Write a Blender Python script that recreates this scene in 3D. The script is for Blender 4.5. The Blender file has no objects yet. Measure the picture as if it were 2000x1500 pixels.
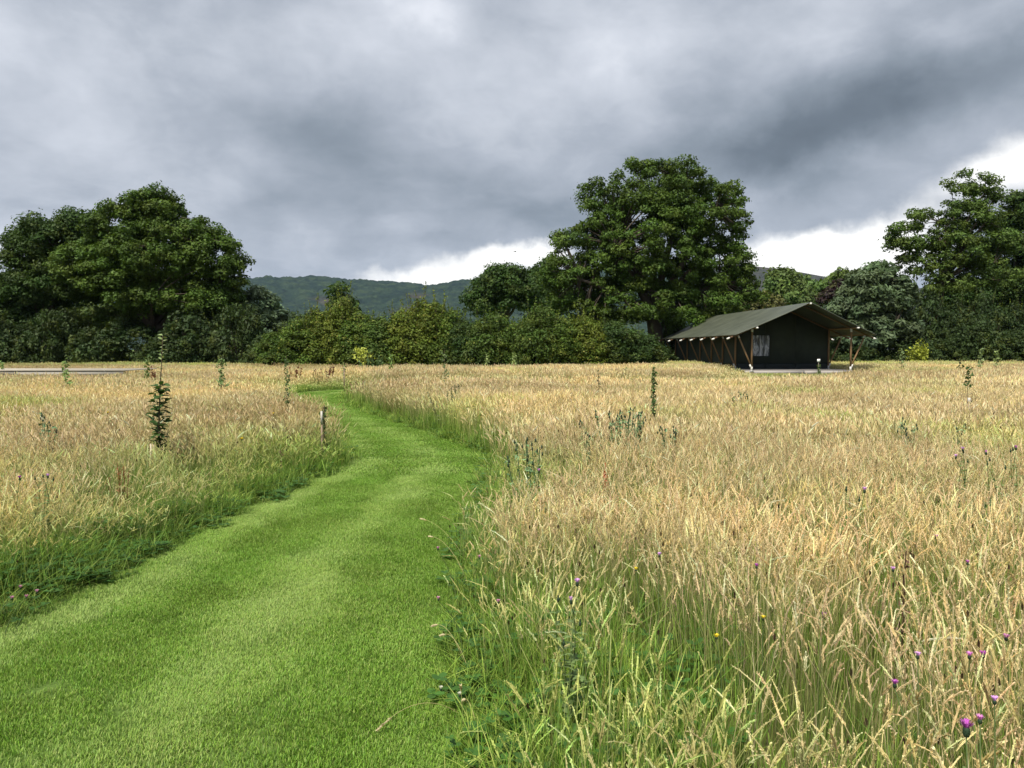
import bpy, math, random
import numpy as np
from mathutils import Vector, Matrix

SC = bpy.context.scene
COL = SC.collection
D2R = math.radians

# ------------------------------------------------------------------ camera
CAM_H = 1.5
PITCH = D2R(2.59)
FPX = 1503.0
cam_d = bpy.data.cameras.new('camera')
cam = bpy.data.objects.new('camera', cam_d)
COL.objects.link(cam)
cam.location = (0, 0, CAM_H)
cam.rotation_euler = (D2R(90) - PITCH, 0, 0)
cam_d.sensor_width = 36
cam_d.lens = 36 * FPX / 2000
cam_d.clip_start = 0.05
cam_d.clip_end = 20000
SC.camera = cam

# ------------------------------------------------------------------ render settings
SC.render.engine = 'CYCLES'
SC.view_settings.view_transform = 'Standard'
SC.view_settings.look = 'None'
SC.view_settings.gamma = 1.0
SC.view_settings.exposure = EXPOSURE = 0.68
SC.view_settings.use_curve_mapping = False
SC.cycles.max_bounces = 6
SC.cycles.diffuse_bounces = 3
SC.cycles.transmission_bounces = 4
SC.cycles.volume_bounces = 0
SC.cycles.use_adaptive_sampling = False
SC.cycles.use_denoising = True

SUN_EL, SUN_AZ = D2R(57), D2R(212)      # azimuth measured clockwise from +Y: behind the camera, a little to its left


# ------------------------------------------------------------------ small node language
class NT:
    def __init__(self, tree):
        self.t = tree; self.n = tree.nodes; self.l = tree.links

    def node(self, kind, **kw):
        nd = self.n.new(kind)
        for k, v in kw.items():
            setattr(nd, k, v)
        return nd

    def put(self, sock, v):
        if isinstance(v, bpy.types.NodeSocket):
            self.l.new(v, sock)
        elif v is not None:
            sock.default_value = v

    def m(self, op, a, b=None, c=None, clamp=False):
        nd = self.node('ShaderNodeMath', operation=op, use_clamp=clamp)
        self.put(nd.inputs[0], a); self.put(nd.inputs[1], b); self.put(nd.inputs[2], c)
        return nd.outputs[0]

    def vm(self, op, a, b=None, scale=None):
        nd = self.node('ShaderNodeVectorMath', operation=op)
        self.put(nd.inputs[0], a); self.put(nd.inputs[1], b)
        if scale is not None: self.put(nd.inputs[3], scale)
        return nd.outputs['Value'] if op in ('LENGTH', 'DOT_PRODUCT', 'DISTANCE') else nd.outputs[0]

    def noise(self, vec, scale, detail=4, rough=0.5, lac=2.0, dist=0.0, color=False):
        nd = self.node('ShaderNodeTexNoise')
        self.put(nd.inputs['Vector'], vec)
        nd.inputs['Scale'].default_value = scale; nd.inputs['Detail'].default_value = detail
        nd.inputs['Roughness'].default_value = rough; nd.inputs['Lacunarity'].default_value = lac
        nd.inputs['Distortion'].default_value = dist
        return nd.outputs['Color' if color else 'Fac']

    def ramp(self, fac, stops, interp='LINEAR'):
        nd = self.node('ShaderNodeValToRGB')
        cr = nd.color_ramp; cr.interpolation = interp
        while len(cr.elements) > 1: cr.elements.remove(cr.elements[0])
        cr.elements[0].position = stops[0][0]; cr.elements[0].color = (*stops[0][1], 1)
        for p, c in stops[1:]:
            e = cr.elements.new(p); e.color = (*c, 1)
        self.put(nd.inputs[0], fac)
        return nd.outputs[0]

    def mix(self, fac, a, b, blend='MIX'):
        nd = self.node('ShaderNodeMix', data_type='RGBA', blend_type=blend)
        self.put(nd.inputs[0], fac)
        self.put(nd.inputs[6], (*a, 1) if isinstance(a, tuple) else a)
        self.put(nd.inputs[7], (*b, 1) if isinstance(b, tuple) else b)
        return nd.outputs[2]

    def step(self, v, lo, hi, a=0.0, b=1.0):
        nd = self.node('ShaderNodeMapRange', interpolation_type='SMOOTHSTEP')
        self.put(nd.inputs[0], v); self.put(nd.inputs[1], lo); self.put(nd.inputs[2], hi)
        self.put(nd.inputs[3], a); self.put(nd.inputs[4], b)
        return nd.outputs[0]

    def attr(self, name, kind='GEOMETRY', out='Fac'):
        nd = self.node('ShaderNodeAttribute', attribute_type=kind, attribute_name=name)
        return nd.outputs[out]


def pix_dir(px, py):
    """world direction seen at a pixel of the 2000 x 1500 photograph, from the photographer's place"""
    u, v = (px - 1000) / FPX, (750 - py) / FPX
    c, s = math.cos(PITCH), math.sin(PITCH)
    return Vector((u, c + v * s, v * c - s))


def W(px, py, d):
    k = pix_dir(px, py); k = k * (d / k.y)
    return k.x, d, CAM_H + k.z


def G(px, py):
    """point of the ground under a pixel"""
    k = pix_dir(px, py); k = k * (-CAM_H / k.z)
    return k.x, k.y


# ------------------------------------------------------------------ world: overcast sky
world = bpy.data.worlds.new('World')
SC.world = world
world.use_nodes = True
wt = NT(world.node_tree)
wt.n.clear()
tc = wt.node('ShaderNodeTexCoord')
dirv = tc.outputs['Generated']
sep = wt.node('ShaderNodeSeparateXYZ'); wt.put(sep.inputs[0], dirv)
dx, dy, dz = sep.outputs
zc = wt.m('MAXIMUM', dz, 0.0)
den = wt.m('ADD', zc, 0.16)
cxy = wt.node('ShaderNodeCombineXYZ')
wt.put(cxy.inputs[0], wt.m('DIVIDE', dx, den)); wt.put(cxy.inputs[1], wt.m('DIVIDE', dy, den)); cxy.inputs[2].default_value = 0.7
P = cxy.outputs[0]
# warp used both by the cloud noise and the large masses
wcol = wt.noise(P, 1.1, 5, 0.55, color=True)
warp = wt.vm('SUBTRACT', wcol, (0.5, 0.5, 0.5))
Pw = wt.vm('ADD', P, wt.vm('SCALE', warp, scale=0.7))
rotm = wt.node('ShaderNodeMapping')
wt.put(rotm.inputs[0], Pw)
rotm.inputs['Rotation'].default_value = (0, 0, D2R(-25)); rotm.inputs['Scale'].default_value = (0.75, 1.2, 1)
n1 = wt.noise(rotm.outputs[0], 0.9, 7, 0.48)
dmap = wt.node('ShaderNodeMapping'); wt.put(dmap.inputs[0], wt.vm('ADD', dirv, wt.vm('SCALE', warp, scale=0.10))); dmap.inputs['Rotation'].default_value = (0, D2R(12), 0)
dmap.inputs['Scale'].default_value = (1.0, 1.0, 1.7)
n2 = wt.noise(dmap.outputs[0], 4.6, 7, 0.50)
n3 = wt.noise(dmap.outputs[0], 13.0, 6, 0.55)
dirw = wt.vm('ADD', dirv, wt.vm('SCALE', wt.vm('SUBTRACT', wt.noise(dirv, 5.5, 7, 0.58, color=True), (0.5, 0.5, 0.5)), scale=0.13))


def blob(px, py, sx, sy, amp, tilt=0.0):
    d0 = pix_dir(px, py).normalized()
    mp = wt.node('ShaderNodeMapping', vector_type='TEXTURE')
    mp.inputs['Location'].default_value = d0
    mp.inputs['Rotation'].default_value = (0, D2R(tilt), 0)
    mp.inputs['Scale'].default_value = (sx / FPX, 0.35, sy / FPX)
    wt.put(mp.inputs[0], dirw)
    ln = wt.vm('LENGTH', mp.outputs[0])
    g = wt.m('EXPONENT', wt.m('MULTIPLY', wt.m('MULTIPLY', ln, ln), -1.0))
    return wt.m('MULTIPLY', g, amp)


BL = [  # photograph pixel, spread, strength in cloud brightness
    (1640, 235, 360, 80, -0.26, -16), (1520, 275, 160, 40, -0.12, -8), (1850, 130, 220, 90, -0.06, 0),
    (860, 330, 350, 120, -0.17, 12), (1050, 430, 260, 50, -0.10, 0), (560, 240, 160, 60, -0.05, 0),
    (60, 120, 380, 300, 0.10, 0), (180, 40, 60, 110, 0.09, 0), (820, 10, 90, 45, 0.18, 0),
    (0, 470, 160, 90, 0.17, 0), (350, 520, 300, 60, 0.04, 0),
    (1400, 370, 330, 70, 0.07, 0), (1250, 90, 200, 60, 0.05, 0), (1870, 20, 200, 60, 0.08, 0),
    (605, 215, 26, 26, 0.06, 0), (790, 260, 70, 70, 0.05, 0), (460, 340, 90, 50, 0.05, 0),
]
acc = None
for b in BL:
    v = blob(*b)
    acc = v if acc is None else wt.m('ADD', acc, v)
base = wt.m('ADD', acc, wt.m('ADD', wt.m('MULTIPLY', wt.m('SUBTRACT', n1, 0.5), 0.30),
                              wt.m('ADD', wt.m('MULTIPLY', wt.m('SUBTRACT', n2, 0.5), 0.62),
                                   wt.m('MULTIPLY', wt.m('SUBTRACT', n3, 0.5), 0.24))))
val = wt.m('ADD', base, 0.62)
cloud = wt.ramp(val, [(0.0, (0.070, 0.088, 0.108)), (0.25, (0.125, 0.152, 0.185)), (0.45, (0.215, 0.250, 0.295)),
                      (0.62, (0.335, 0.368, 0.425)), (0.80, (0.51, 0.54, 0.60)), (1.0, (0.78, 0.80, 0.85))])
# breaks in the cloud deck, low over the hills, through which the bright sky shows
br = None
for b in [(1610, 492, 160, 56, 2.0, -4), (2010, 325, 105, 52, 0.85, -25), (1850, 430, 150, 50, 0.05, -14),
          (940, 512, 140, 26, 0.80, -6), (810, 552, 130, 18, 0.7, 0), (1060, 500, 60, 24, 0.5, 0),
          (0, 500, 60, 40, 0.6, 0), (640, 530, 240, 12, 0.15, 0)]:
    v = blob(*b)
    br = v if br is None else wt.m('ADD', br, v)
# the low rim of lighter air under the deck goes on all round
rim = wt.m('MULTIPLY', wt.step(dz, 0.16, 0.03), 0.16)
br = wt.m('ADD', wt.m('ADD', br, rim), wt.m('MULTIPLY', wt.m('SUBTRACT', n2, 0.5), 1.2))
brf = wt.step(br, 0.25, 1.0)
sky = wt.node('ShaderNodeTexSky', sky_type='NISHITA')
sky.sun_disc = False
sky.sun_elevation = SUN_EL
sky.sun_rotation = SUN_AZ
sky.air_density = 1.0; sky.dust_density = 3.0
skyc = wt.vm('SCALE', sky.outputs[0], scale=0.10)
bright = wt.mix(0.86, skyc, (1.10, 1.07, 1.02))
skymix = wt.mix(brf, cloud, bright)
# an overcast sky grows brighter towards the zenith
zen = wt.step(dz, 0.42, 0.95, 1.0, 1.9)
skymix = wt.vm('SCALE', skymix, scale=zen)
low = wt.step(dz, -0.02, 0.0)
skymix = wt.mix(low, (0.10, 0.12, 0.08), skymix)
bg = wt.node('ShaderNodeBackground')
wt.put(bg.inputs[0], skymix)
bg.inputs[1].default_value = SKY_STRENGTH = 0.82
wo = wt.node('ShaderNodeOutputWorld')
wt.l.new(bg.outputs[0], wo.inputs[0])
world.cycles.sampling_method = 'MANUAL'
world.cycles.sample_map_resolution = 512

sun_d = bpy.data.lights.new('sun', 'SUN')
sun = bpy.data.objects.new('sun', sun_d)
COL.objects.link(sun)
sd = Vector((math.sin(SUN_AZ) * math.cos(SUN_EL), math.cos(SUN_AZ) * math.cos(SUN_EL), math.sin(SUN_EL)))
sun.rotation_euler = sd.to_track_quat('Z', 'Y').to_euler()
sun.location = (0, -20, 60)
sun_d.energy = 4.0
sun_d.angle = D2R(10)
sun_d.color = (1.0, 0.93, 0.80)

rng = np.random.default_rng(7)
random.seed(7)


# ------------------------------------------------------------------ object helpers
def tag(o, label=None, cat=None, group=None, kind=None):
    if label: o['label'] = label
    if cat: o['category'] = cat
    if group: o['group'] = group
    if kind: o['kind'] = kind
    return o


def link(name, mesh, parent=None):
    o = bpy.data.objects.new(name, mesh)
    COL.objects.link(o)
    if parent is not None: o.parent = parent
    return o


def thing(name, loc, label, cat, group=None, rz=0.0, scale=1.0):
    o = bpy.data.objects.new(name, None)
    COL.objects.link(o)
    o.empty_display_size = 0.3
    o.location = loc; o.rotation_euler = (0, 0, rz)
    o.scale = (scale, scale, scale) if not isinstance(scale, tuple) else scale
    return tag(o, label, cat, group)


def mesh_np(name, V, F, mat=None, smooth=False, attrs=None, face_mat=None):
    """V (n,3); F (m,k) or a list of such arrays; attrs {name: (n,) or (n,3)} on points"""
    me = bpy.data.meshes.new(name)
    Fs = F if isinstance(F, list) else [F]
    Fs = [f for f in Fs if len(f)]
    me.vertices.add(len(V))
    me.vertices.foreach_set('co', np.ascontiguousarray(V, dtype=np.float32).ravel())
    nl = sum(f.size for f in Fs); nf = sum(len(f) for f in Fs)
    me.loops.add(nl); me.polygons.add(nf)
    me.loops.foreach_set('vertex_index', np.concatenate([f.ravel() for f in Fs]).astype(np.int32))
    tot = np.concatenate([np.full(len(f), f.shape[1]) for f in Fs]).astype(np.int32)
    st = np.concatenate([[0], np.cumsum(tot)[:-1]]).astype(np.int32)
    me.polygons.foreach_set('loop_start', st)
    me.polygons.foreach_set('loop_total', tot)
    if smooth: me.polygons.foreach_set('use_smooth', np.ones(nf, dtype=bool))
    mats = mat if isinstance(mat, (list, tuple)) else ([mat] if mat else [])
    for m_ in mats: me.materials.append(m_)
    if face_mat is not None: me.polygons.foreach_set('material_index', np.asarray(face_mat, dtype=np.int32))
    for k, a in (attrs or {}).items():
        a = np.asarray(a, dtype=np.float32)
        if a.ndim == 1:
            at = me.attributes.new(k, 'FLOAT', 'POINT'); at.data.foreach_set('value', a)
        else:
            at = me.attributes.new(k, 'FLOAT_VECTOR', 'POINT'); at.data.foreach_set('vector', np.ascontiguousarray(a).ravel())
    me.update()
    return me


class Geo:
    """collects arrays of vertices, faces and vertex colours"""
    def __init__(self):
        self.V = []; self.F4 = []; self.F3 = []; self.C = []; self.n = 0

    def add(self, V, F4=None, F3=None, C=None):
        V = np.asarray(V, float)
        self.V.append(V)
        if F4 is not None and len(F4): self.F4.append(np.asarray(F4, int) + self.n)
        if F3 is not None and len(F3): self.F3.append(np.asarray(F3, int) + self.n)
        if C is None: C = (1, 1, 1)
        C = np.asarray(C, float)
        if C.ndim == 1: C = np.repeat(C[None, :], len(V), 0)
        self.C.append(C)
        self.n += len(V)
        return self

    def mesh(self, name, mat, smooth=False):
        F = []
        if self.F4: F.append(np.concatenate(self.F4))
        if self.F3: F.append(np.concatenate(self.F3))
        return mesh_np(name, np.concatenate(self.V), F, mat, smooth, {'col': np.concatenate(self.C)})

    def box(self, lo, hi, C=None, M=None):
        x0, y0, z0 = lo; x1, y1, z1 = hi
        V = np.array([(x0, y0, z0), (x1, y0, z0), (x1, y1, z0), (x0, y1, z0), (x0, y0, z1), (x1, y0, z1), (x1, y1, z1), (x0, y1, z1)], float)
        if M is not None: V = V @ np.array(M.to_3x3()).T + np.array(M.translation)
        F = [(0, 3, 2, 1), (4, 5, 6, 7), (0, 1, 5, 4), (1, 2, 6, 5), (2, 3, 7, 6), (3, 0, 4, 7)]
        return self.add(V, F, C=C)

    def tube(self, pts, rad, sides=6, C=None, cap=True):
        pts = np.asarray(pts, float); n = len(pts)
        rad = np.full(n, rad) if np.isscalar(rad) else np.asarray(rad, float)
        T = np.gradient(pts, axis=0)
        T /= np.linalg.norm(T, axis=1, keepdims=True) + 1e-9
        ref = np.array([0.31, 0.2, 0.93]) if abs(T[0][2]) < 0.8 else np.array([1.0, 0.1, 0])
        A = np.cross(T, ref); A /= np.linalg.norm(A, axis=1, keepdims=True) + 1e-9
        B = np.cross(T, A)
        a = np.arange(sides) * 2 * math.pi / sides
        V = pts[:, None, :] + rad[:, None, None] * (np.cos(a)[None, :, None] * A[:, None, :] + np.sin(a)[None, :, None] * B[:, None, :])
        V = V.reshape(-1, 3)
        F = []
        for i in range(n - 1):
            for j in range(sides):
                k = (j + 1) % sides
                F.append((i * sides + j, i * sides + k, (i + 1) * sides + k, (i + 1) * sides + j))
        F3 = []
        if cap:
            V = np.vstack([V, pts[0], pts[-1]]); c0 = n * sides; c1 = c0 + 1
            for j in range(sides):
                k = (j + 1) % sides
                F3 += [(c0, k, j), (c1, (n - 1) * sides + j, (n - 1) * sides + k)]
        return self.add(V, F, F3, C)

    def ribbons(self, Pts, Wd, side, C):
        """Pts (N,S,3), Wd (N,S) full width, side (N,3), C (N,S,3) or (3,)"""
        N, S, _ = Pts.shape
        o = side[:, None, :] * (Wd[:, :, None] * 0.5)
        V = np.stack([Pts - o, Pts + o], 2).reshape(-1, 3)
        idx = np.arange(N * S * 2).reshape(N, S, 2)
        F = np.stack([idx[:, :-1, 0], idx[:, :-1, 1], idx[:, 1:, 1], idx[:, 1:, 0]], -1).reshape(-1, 4)
        C = np.asarray(C, float)
        if C.ndim == 1: CC = np.repeat(C[None, :], len(V), 0)
        else: CC = np.repeat(C.reshape(N * S, 3), 2, 0)
        return self.add(V, F, C=CC)


# ------------------------------------------------------------------ value noise for placing things
class Noise2:
    def __init__(self, seed): self.g = np.random.default_rng(seed).random((256, 256))

    def one(self, x, y):
        xi = np.floor(x).astype(int); yi = np.floor(y).astype(int)
        fx = x - xi; fy = y - yi
        fx = fx * fx * (3 - 2 * fx); fy = fy * fy * (3 - 2 * fy)
        g = self.g
        a = g[xi % 256, yi % 256]; b = g[(xi + 1) % 256, yi % 256]
        c = g[xi % 256, (yi + 1) % 256]; d = g[(xi + 1) % 256, (yi + 1) % 256]
        return (a * (1 - fx) + b * fx) * (1 - fy) + (c * (1 - fx) + d * fx) * fy

    def __call__(self, x, y, s, oct=3, gain=0.5):
        x = np.asarray(x, float) * s; y = np.asarray(y, float) * s
        t = 0; a = 1; w = 0
        for _ in range(oct):
            t = t + a * self.one(x, y); w += a
            x = x * 2.03 + 17.3; y = y * 2.03 + 9.1; a *= gain
        return t / w


NA, NB, NC = Noise2(1), Noise2(2), Noise2(3)


def sstep(x, a, b):
    t = np.clip((x - a) / (b - a), 0, 1)
    return t * t * (3 - 2 * t)


# ------------------------------------------------------------------ materials
def new_mat(name):
    m = bpy.data.materials.new(name); m.use_nodes = True
    t = NT(m.node_tree); t.n.clear()
    out = t.node('ShaderNodeOutputMaterial')
    return m, t, out


def principled(t, color, rough=0.7, spec=0.3, normal=None):
    p = t.node('ShaderNodeBsdfPrincipled')
    t.put(p.inputs['Base Color'], (*color, 1) if isinstance(color, tuple) else color)
    t.put(p.inputs['Roughness'], rough)
    p.inputs['Specular IOR Level'].default_value = spec
    if normal is not None: t.l.new(normal, p.inputs['Normal'])
    return p


def bump(t, h, dist=0.01, strength=0.5):
    b = t.node('ShaderNodeBump'); b.inputs['Strength'].default_value = strength; b.inputs['Distance'].default_value = dist
    t.put(b.inputs['Height'], h)
    return b.outputs[0]


def leafy(name, tint=(1, 1, 1), var=0.35, trans=0.35, rough=0.5, spec=0.35, alt=None, alt_amt=0.0):
    """foliage: vertex colour, varied leaf by leaf, some light coming through"""
    m, t, out = new_mat(name)
    c = t.attr('col', out='Color')
    c = t.mix(1.0, c, tint, 'MULTIPLY')
    geo = t.node('ShaderNodeNewGeometry')
    oi = t.node('ShaderNodeObjectInfo')
    tcn = t.node('ShaderNodeTexCoord')
    n = t.noise(tcn.outputs['Object'], 0.9, 3, 0.6)
    if alt is not None:
        c = t.mix(t.m('MULTIPLY', t.step(n, 0.5, 0.68), alt_amt), c, alt)
    n2 = t.noise(tcn.outputs['Object'], 5.0, 3, 0.6)
    s = t.m('ADD', t.m('MULTIPLY', t.m('SUBTRACT', n2, 0.5), var * 2.4), 1.0)
    c = t.vm('SCALE', c, scale=s)
    p = principled(t, c, rough + 0.12, spec * 0.55)
    tr = t.node('ShaderNodeBsdfTranslucent')
    t.put(tr.inputs[0], t.mix(1.0, c, (1.15, 1.15, 0.55), 'MULTIPLY'))
    mx = t.node('ShaderNodeMixShader'); mx.inputs[0].default_value = trans
    t.l.new(p.outputs[0], mx.inputs[1]); t.l.new(tr.outputs[0], mx.inputs[2])
    t.l.new(mx.outputs[0], out.inputs[0])
    return m


def grass_mat(name, trans=0.35, pale=None):
    m, t, out = new_mat(name)
    c = t.attr('col', out='Color')
    gr = t.attr('gr', 'INSTANCER')
    hue = t.attr('hue', 'INSTANCER')
    # greener ground: dry stems there are still half green
    greened = t.mix(1.0, c, (0.60, 0.94, 0.36), 'MULTIPLY')
    c = t.mix(gr, c, greened)
    # small drift of tone from tuft to tuft
    c = t.mix(1.0, c, t.ramp(hue, [(0.0, (0.80, 0.74, 0.66)), (0.5, (1.0, 1.0, 1.0)), (1.0, (1.18, 1.12, 1.0))]), 'MULTIPLY')
    if pale is not None:      # mower stripes: the sheen of bent blades painted as a paler tint
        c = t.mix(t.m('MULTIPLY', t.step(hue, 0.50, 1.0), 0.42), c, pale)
    p = principled(t, c, 0.55, 0.25)
    tr = t.node('ShaderNodeBsdfTranslucent'); t.put(tr.inputs[0], c)
    mx = t.node('ShaderNodeMixShader'); mx.inputs[0].default_value = trans
    t.l.new(p.outputs[0], mx.inputs[1]); t.l.new(tr.outputs[0], mx.inputs[2])
    t.l.new(mx.outputs[0], out.inputs[0])
    return m


def col_mat(name, rough=0.7, spec=0.3, noise_scale=20.0, var=0.3, bump_d=0.0, stretch=(1, 1, 1)):
    m, t, out = new_mat(name)
    c = t.attr('col', out='Color')
    tcn = t.node('ShaderNodeTexCoord')
    mp = t.node('ShaderNodeMapping'); t.put(mp.inputs[0], tcn.outputs['Object']); mp.inputs['Scale'].default_value = stretch
    n = t.noise(mp.outputs[0], noise_scale, 5, 0.6)
    s = t.m('ADD', t.m('MULTIPLY', t.m('SUBTRACT', n, 0.5), var * 2), 1.0)
    c = t.vm('SCALE', c, scale=s)
    p = principled(t, c, rough, spec, bump(t, n, bump_d) if bump_d else None)
    t.l.new(p.outputs[0], out.inputs[0])
    return m


M_bark = col_mat('bark', 0.9, 0.15, 6.0, 0.45, 0.04, (3, 3, 0.6))
M_wood = col_mat('pole_wood', 0.6, 0.3, 14.0, 0.25, 0.004, (4, 4, 0.5))
M_deck = col_mat('weathered_wood', 0.8, 0.2, 9.0, 0.3, 0.004, (0.5, 4, 4))
M_metal = col_mat('galvanised_metal', 0.45, 0.5, 10.0, 0.1)
M_plant = leafy('plant_leaf', trans=0.25)
M_flower = col_mat('petals', 0.7, 0.2, 60, 0.15)
M_grass = grass_mat('meadow_grass')
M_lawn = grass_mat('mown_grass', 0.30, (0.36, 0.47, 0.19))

# ------------------------------------------------------------------ layout of the mown path (metres, x right, y away)
LEFT = [(-2.9, -6), (-2.95, 0), (-2.95, 2.5)] + [G(*p) for p in [(0, 1225), (100, 1187), (175, 1157), (250, 1112), (337, 1064), (400, 1035),
        (500, 997), (555, 963), (615, 936), (672, 911)]] + [(-2.25, 10.7), (-2.6, 12), (-3.25, 13.9), (-4.0, 15.8), (-4.95, 18), (-6.2, 21),
        (-7.15, 24), (-7.3, 26.4), (-6.6, 28.0), (-5, 28.5), (-1, 27.3), (5, 27.8), (9, 30.5), (12, 34), (13, 38.6)]
RIGHT = [(-0.02, -6), (0.0, 0), (-0.06, 1.6), (-0.14, 2.75), (-0.25, 3.5), (-0.33, 4.35), (-0.38, 5.4), (-0.36, 7.1), (-0.30, 8.6), (-0.25, 9.9),
         (-0.33, 10.8)] + [G(*p) for p in [(938, 880), (885, 859), (825, 841), (780, 826), (720, 805), (680, 785), (672, 773)]] + \
        [(-4.7, 25.7), (-2, 25.0), (4, 25.0), (9.5, 27.4), (14, 31.5), (17, 38.6)]
LEFT = np.array(LEFT); RIGHT = np.array(RIGHT)


def resample(Pl, n, k=3):
    d = np.r_[0, np.cumsum(np.linalg.norm(np.diff(Pl, axis=0), axis=1))]
    t = np.linspace(0, d[-1], n)
    Q = np.stack([np.interp(t, d, Pl[:, 0]), np.interp(t, d, Pl[:, 1])], 1)
    for _ in range(k):
        Q[1:-1] = 0.25 * Q[:-2] + 0.5 * Q[1:-1] + 0.25 * Q[2:]
    return Q


LS = resample(LEFT, 220); RS = resample(RIGHT, 220)
# pair points across the path by nearest match, monotonic
pairR = []
j = 0
for i in range(len(LS)):
    dd = np.linalg.norm(RS[j:j + 30] - LS[i], axis=1)
    j = j + int(np.argmin(dd)); j = min(j, len(RS) - 1)
    pairR.append(j)
pairR = np.array(pairR, float)
for _ in range(40): pairR[1:-1] = 0.25 * pairR[:-2] + 0.5 * pairR[1:-1] + 0.25 * pairR[2:]
RP = np.stack([np.interp(pairR, np.arange(len(RS)), RS[:, 0]), np.interp(pairR, np.arange(len(RS)), RS[:, 1])], 1)


def seg_dist(Q, Pl):
    """distance of points Q (n,2) to a polyline, in chunks"""
    A = Pl[:-1]; B = Pl[1:]; AB = B - A; L2 = (AB ** 2).sum(1) + 1e-12
    out = np.empty(len(Q))
    for s in range(0, len(Q), 4000):
        q = Q[s:s + 4000]
        t = np.clip(((q[:, None] - A) * AB).sum(2) / L2, 0, 1)
        d = np.linalg.norm(q[:, None] - (A + t[..., None] * AB), axis=2)
        out[s:s + 4000] = d.min(1)
    return out


def inside(Q, poly):
    x, y = Q[:, 0], Q[:, 1]; c = np.zeros(len(Q), bool)
    n = len(poly)
    for i in range(n):
        x0, y0 = poly[i - 1]; x1, y1 = poly[i]
        if y0 == y1: continue
        k = ((y0 > y) != (y1 > y)) & (x < (x1 - x0) * (y - y0) / (y1 - y0) + x0)
        c ^= k
    return c


PATH_POLY = np.vstack([LS[::2], RS[::-2]])


def path_sdf(Q):
    """negative on the path, positive distance from its edge elsewhere"""
    d = np.minimum(seg_dist(Q, LS[::2]), seg_dist(Q, RS[::2]))
    return np.where(inside(Q, PATH_POLY), -d, d)


# ------------------------------------------------------------------ ground
def build_ground():
    m, t, out = new_mat('meadow_soil')
    geo = t.node('ShaderNodeNewGeometry'); pos = geo.outputs['Position']
    n = t.noise(pos, 0.35, 6, 0.6); n2 = t.noise(pos, 9.0, 5, 0.65)
    near = t.ramp(n2, [(0.3, (0.035, 0.045, 0.012)), (0.55, (0.09, 0.095, 0.03)), (0.75, (0.16, 0.14, 0.06))])
    n3 = t.noise(pos, 0.006, 4, 0.6)
    far = t.ramp(n3, [(0.35, (0.055, 0.11, 0.02)), (0.5, (0.10, 0.17, 0.035)), (0.62, (0.19, 0.19, 0.07))])
    sp = t.node('ShaderNodeSeparateXYZ'); t.put(sp.inputs[0], pos)
    c = t.mix(t.step(sp.outputs[1], 55, 75), near, far)
    p = principled(t, c, 0.95, 0.1, bump(t, n2, 0.03))
    t.l.new(p.outputs[0], out.inputs[0])
    xs = np.array([-7000, -2500, -900, -300, -100, -40, 0, 40, 100, 300, 900, 2500, 7000.])
    ys = np.array([-1500, -400, -100, -20, 20, 60, 120, 300, 900, 2500, 7000.])
    X, Y = np.meshgrid(xs, ys, indexing='ij')
    V = np.stack([X.ravel(), Y.ravel(), np.zeros(X.size)], 1)
    idx = np.arange(X.size).reshape(X.shape)
    F = np.stack([idx[:-1, :-1], idx[1:, :-1], idx[1:, 1:], idx[:-1, 1:]], -1).reshape(-1, 4)
    o = link('ground', mesh_np('ground', V, F, m)); tag(o, kind='structure')

    # the mown strip: a sheet of thatch under the blades
    m, t, out = new_mat('mown_turf')
    geo = t.node('ShaderNodeNewGeometry'); pos = geo.outputs['Position']
    n = t.noise(pos, 1.3, 5, 0.6); n2 = t.noise(pos, 60.0, 4, 0.7)
    c = t.mix(n2, (0.035, 0.075, 0.012), (0.10, 0.17, 0.03))
    c = t.mix(t.m('MULTIPLY', n, 0.4), c, (0.13, 0.16, 0.05))
    p = principled(t, c, 0.9, 0.1, bump(t, n2, 0.01))
    t.l.new(p.outputs[0], out.inputs[0])
    V = []
    K = 6
    for i in range(len(LS)):
        for k in range(K + 1):
            q = LS[i] * (1 - k / K) + RP[i] * (k / K)
            V.append((q[0], q[1], 0.006))
    idx = np.arange(len(LS) * (K + 1)).reshape(len(LS), K + 1)
    F = np.stack([idx[:-1, :-1], idx[:-1, 1:], idx[1:, 1:], idx[1:, :-1]], -1).reshape(-1, 4)
    o = link('path', mesh_np('path', np.array(V), F, m)); tag(o, kind='structure')


build_ground()

# ------------------------------------------------------------------ hills
RIDGE = [(-2500, 640), (-1200, 600), (-400, 585), (0, 572), (300, 566), (430, 557), (500, 551), (560, 545), (620, 546), (660, 549), (700, 552), (780, 558),
         (850, 563), (885, 557), (930, 550), (1100, 536), (1300, 521), (1440, 519), (1480, 523), (1530, 530), (1580, 539), (1620, 542),
         (1650, 546), (1750, 562), (2000, 588), (2600, 615), (4500, 650)]


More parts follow.
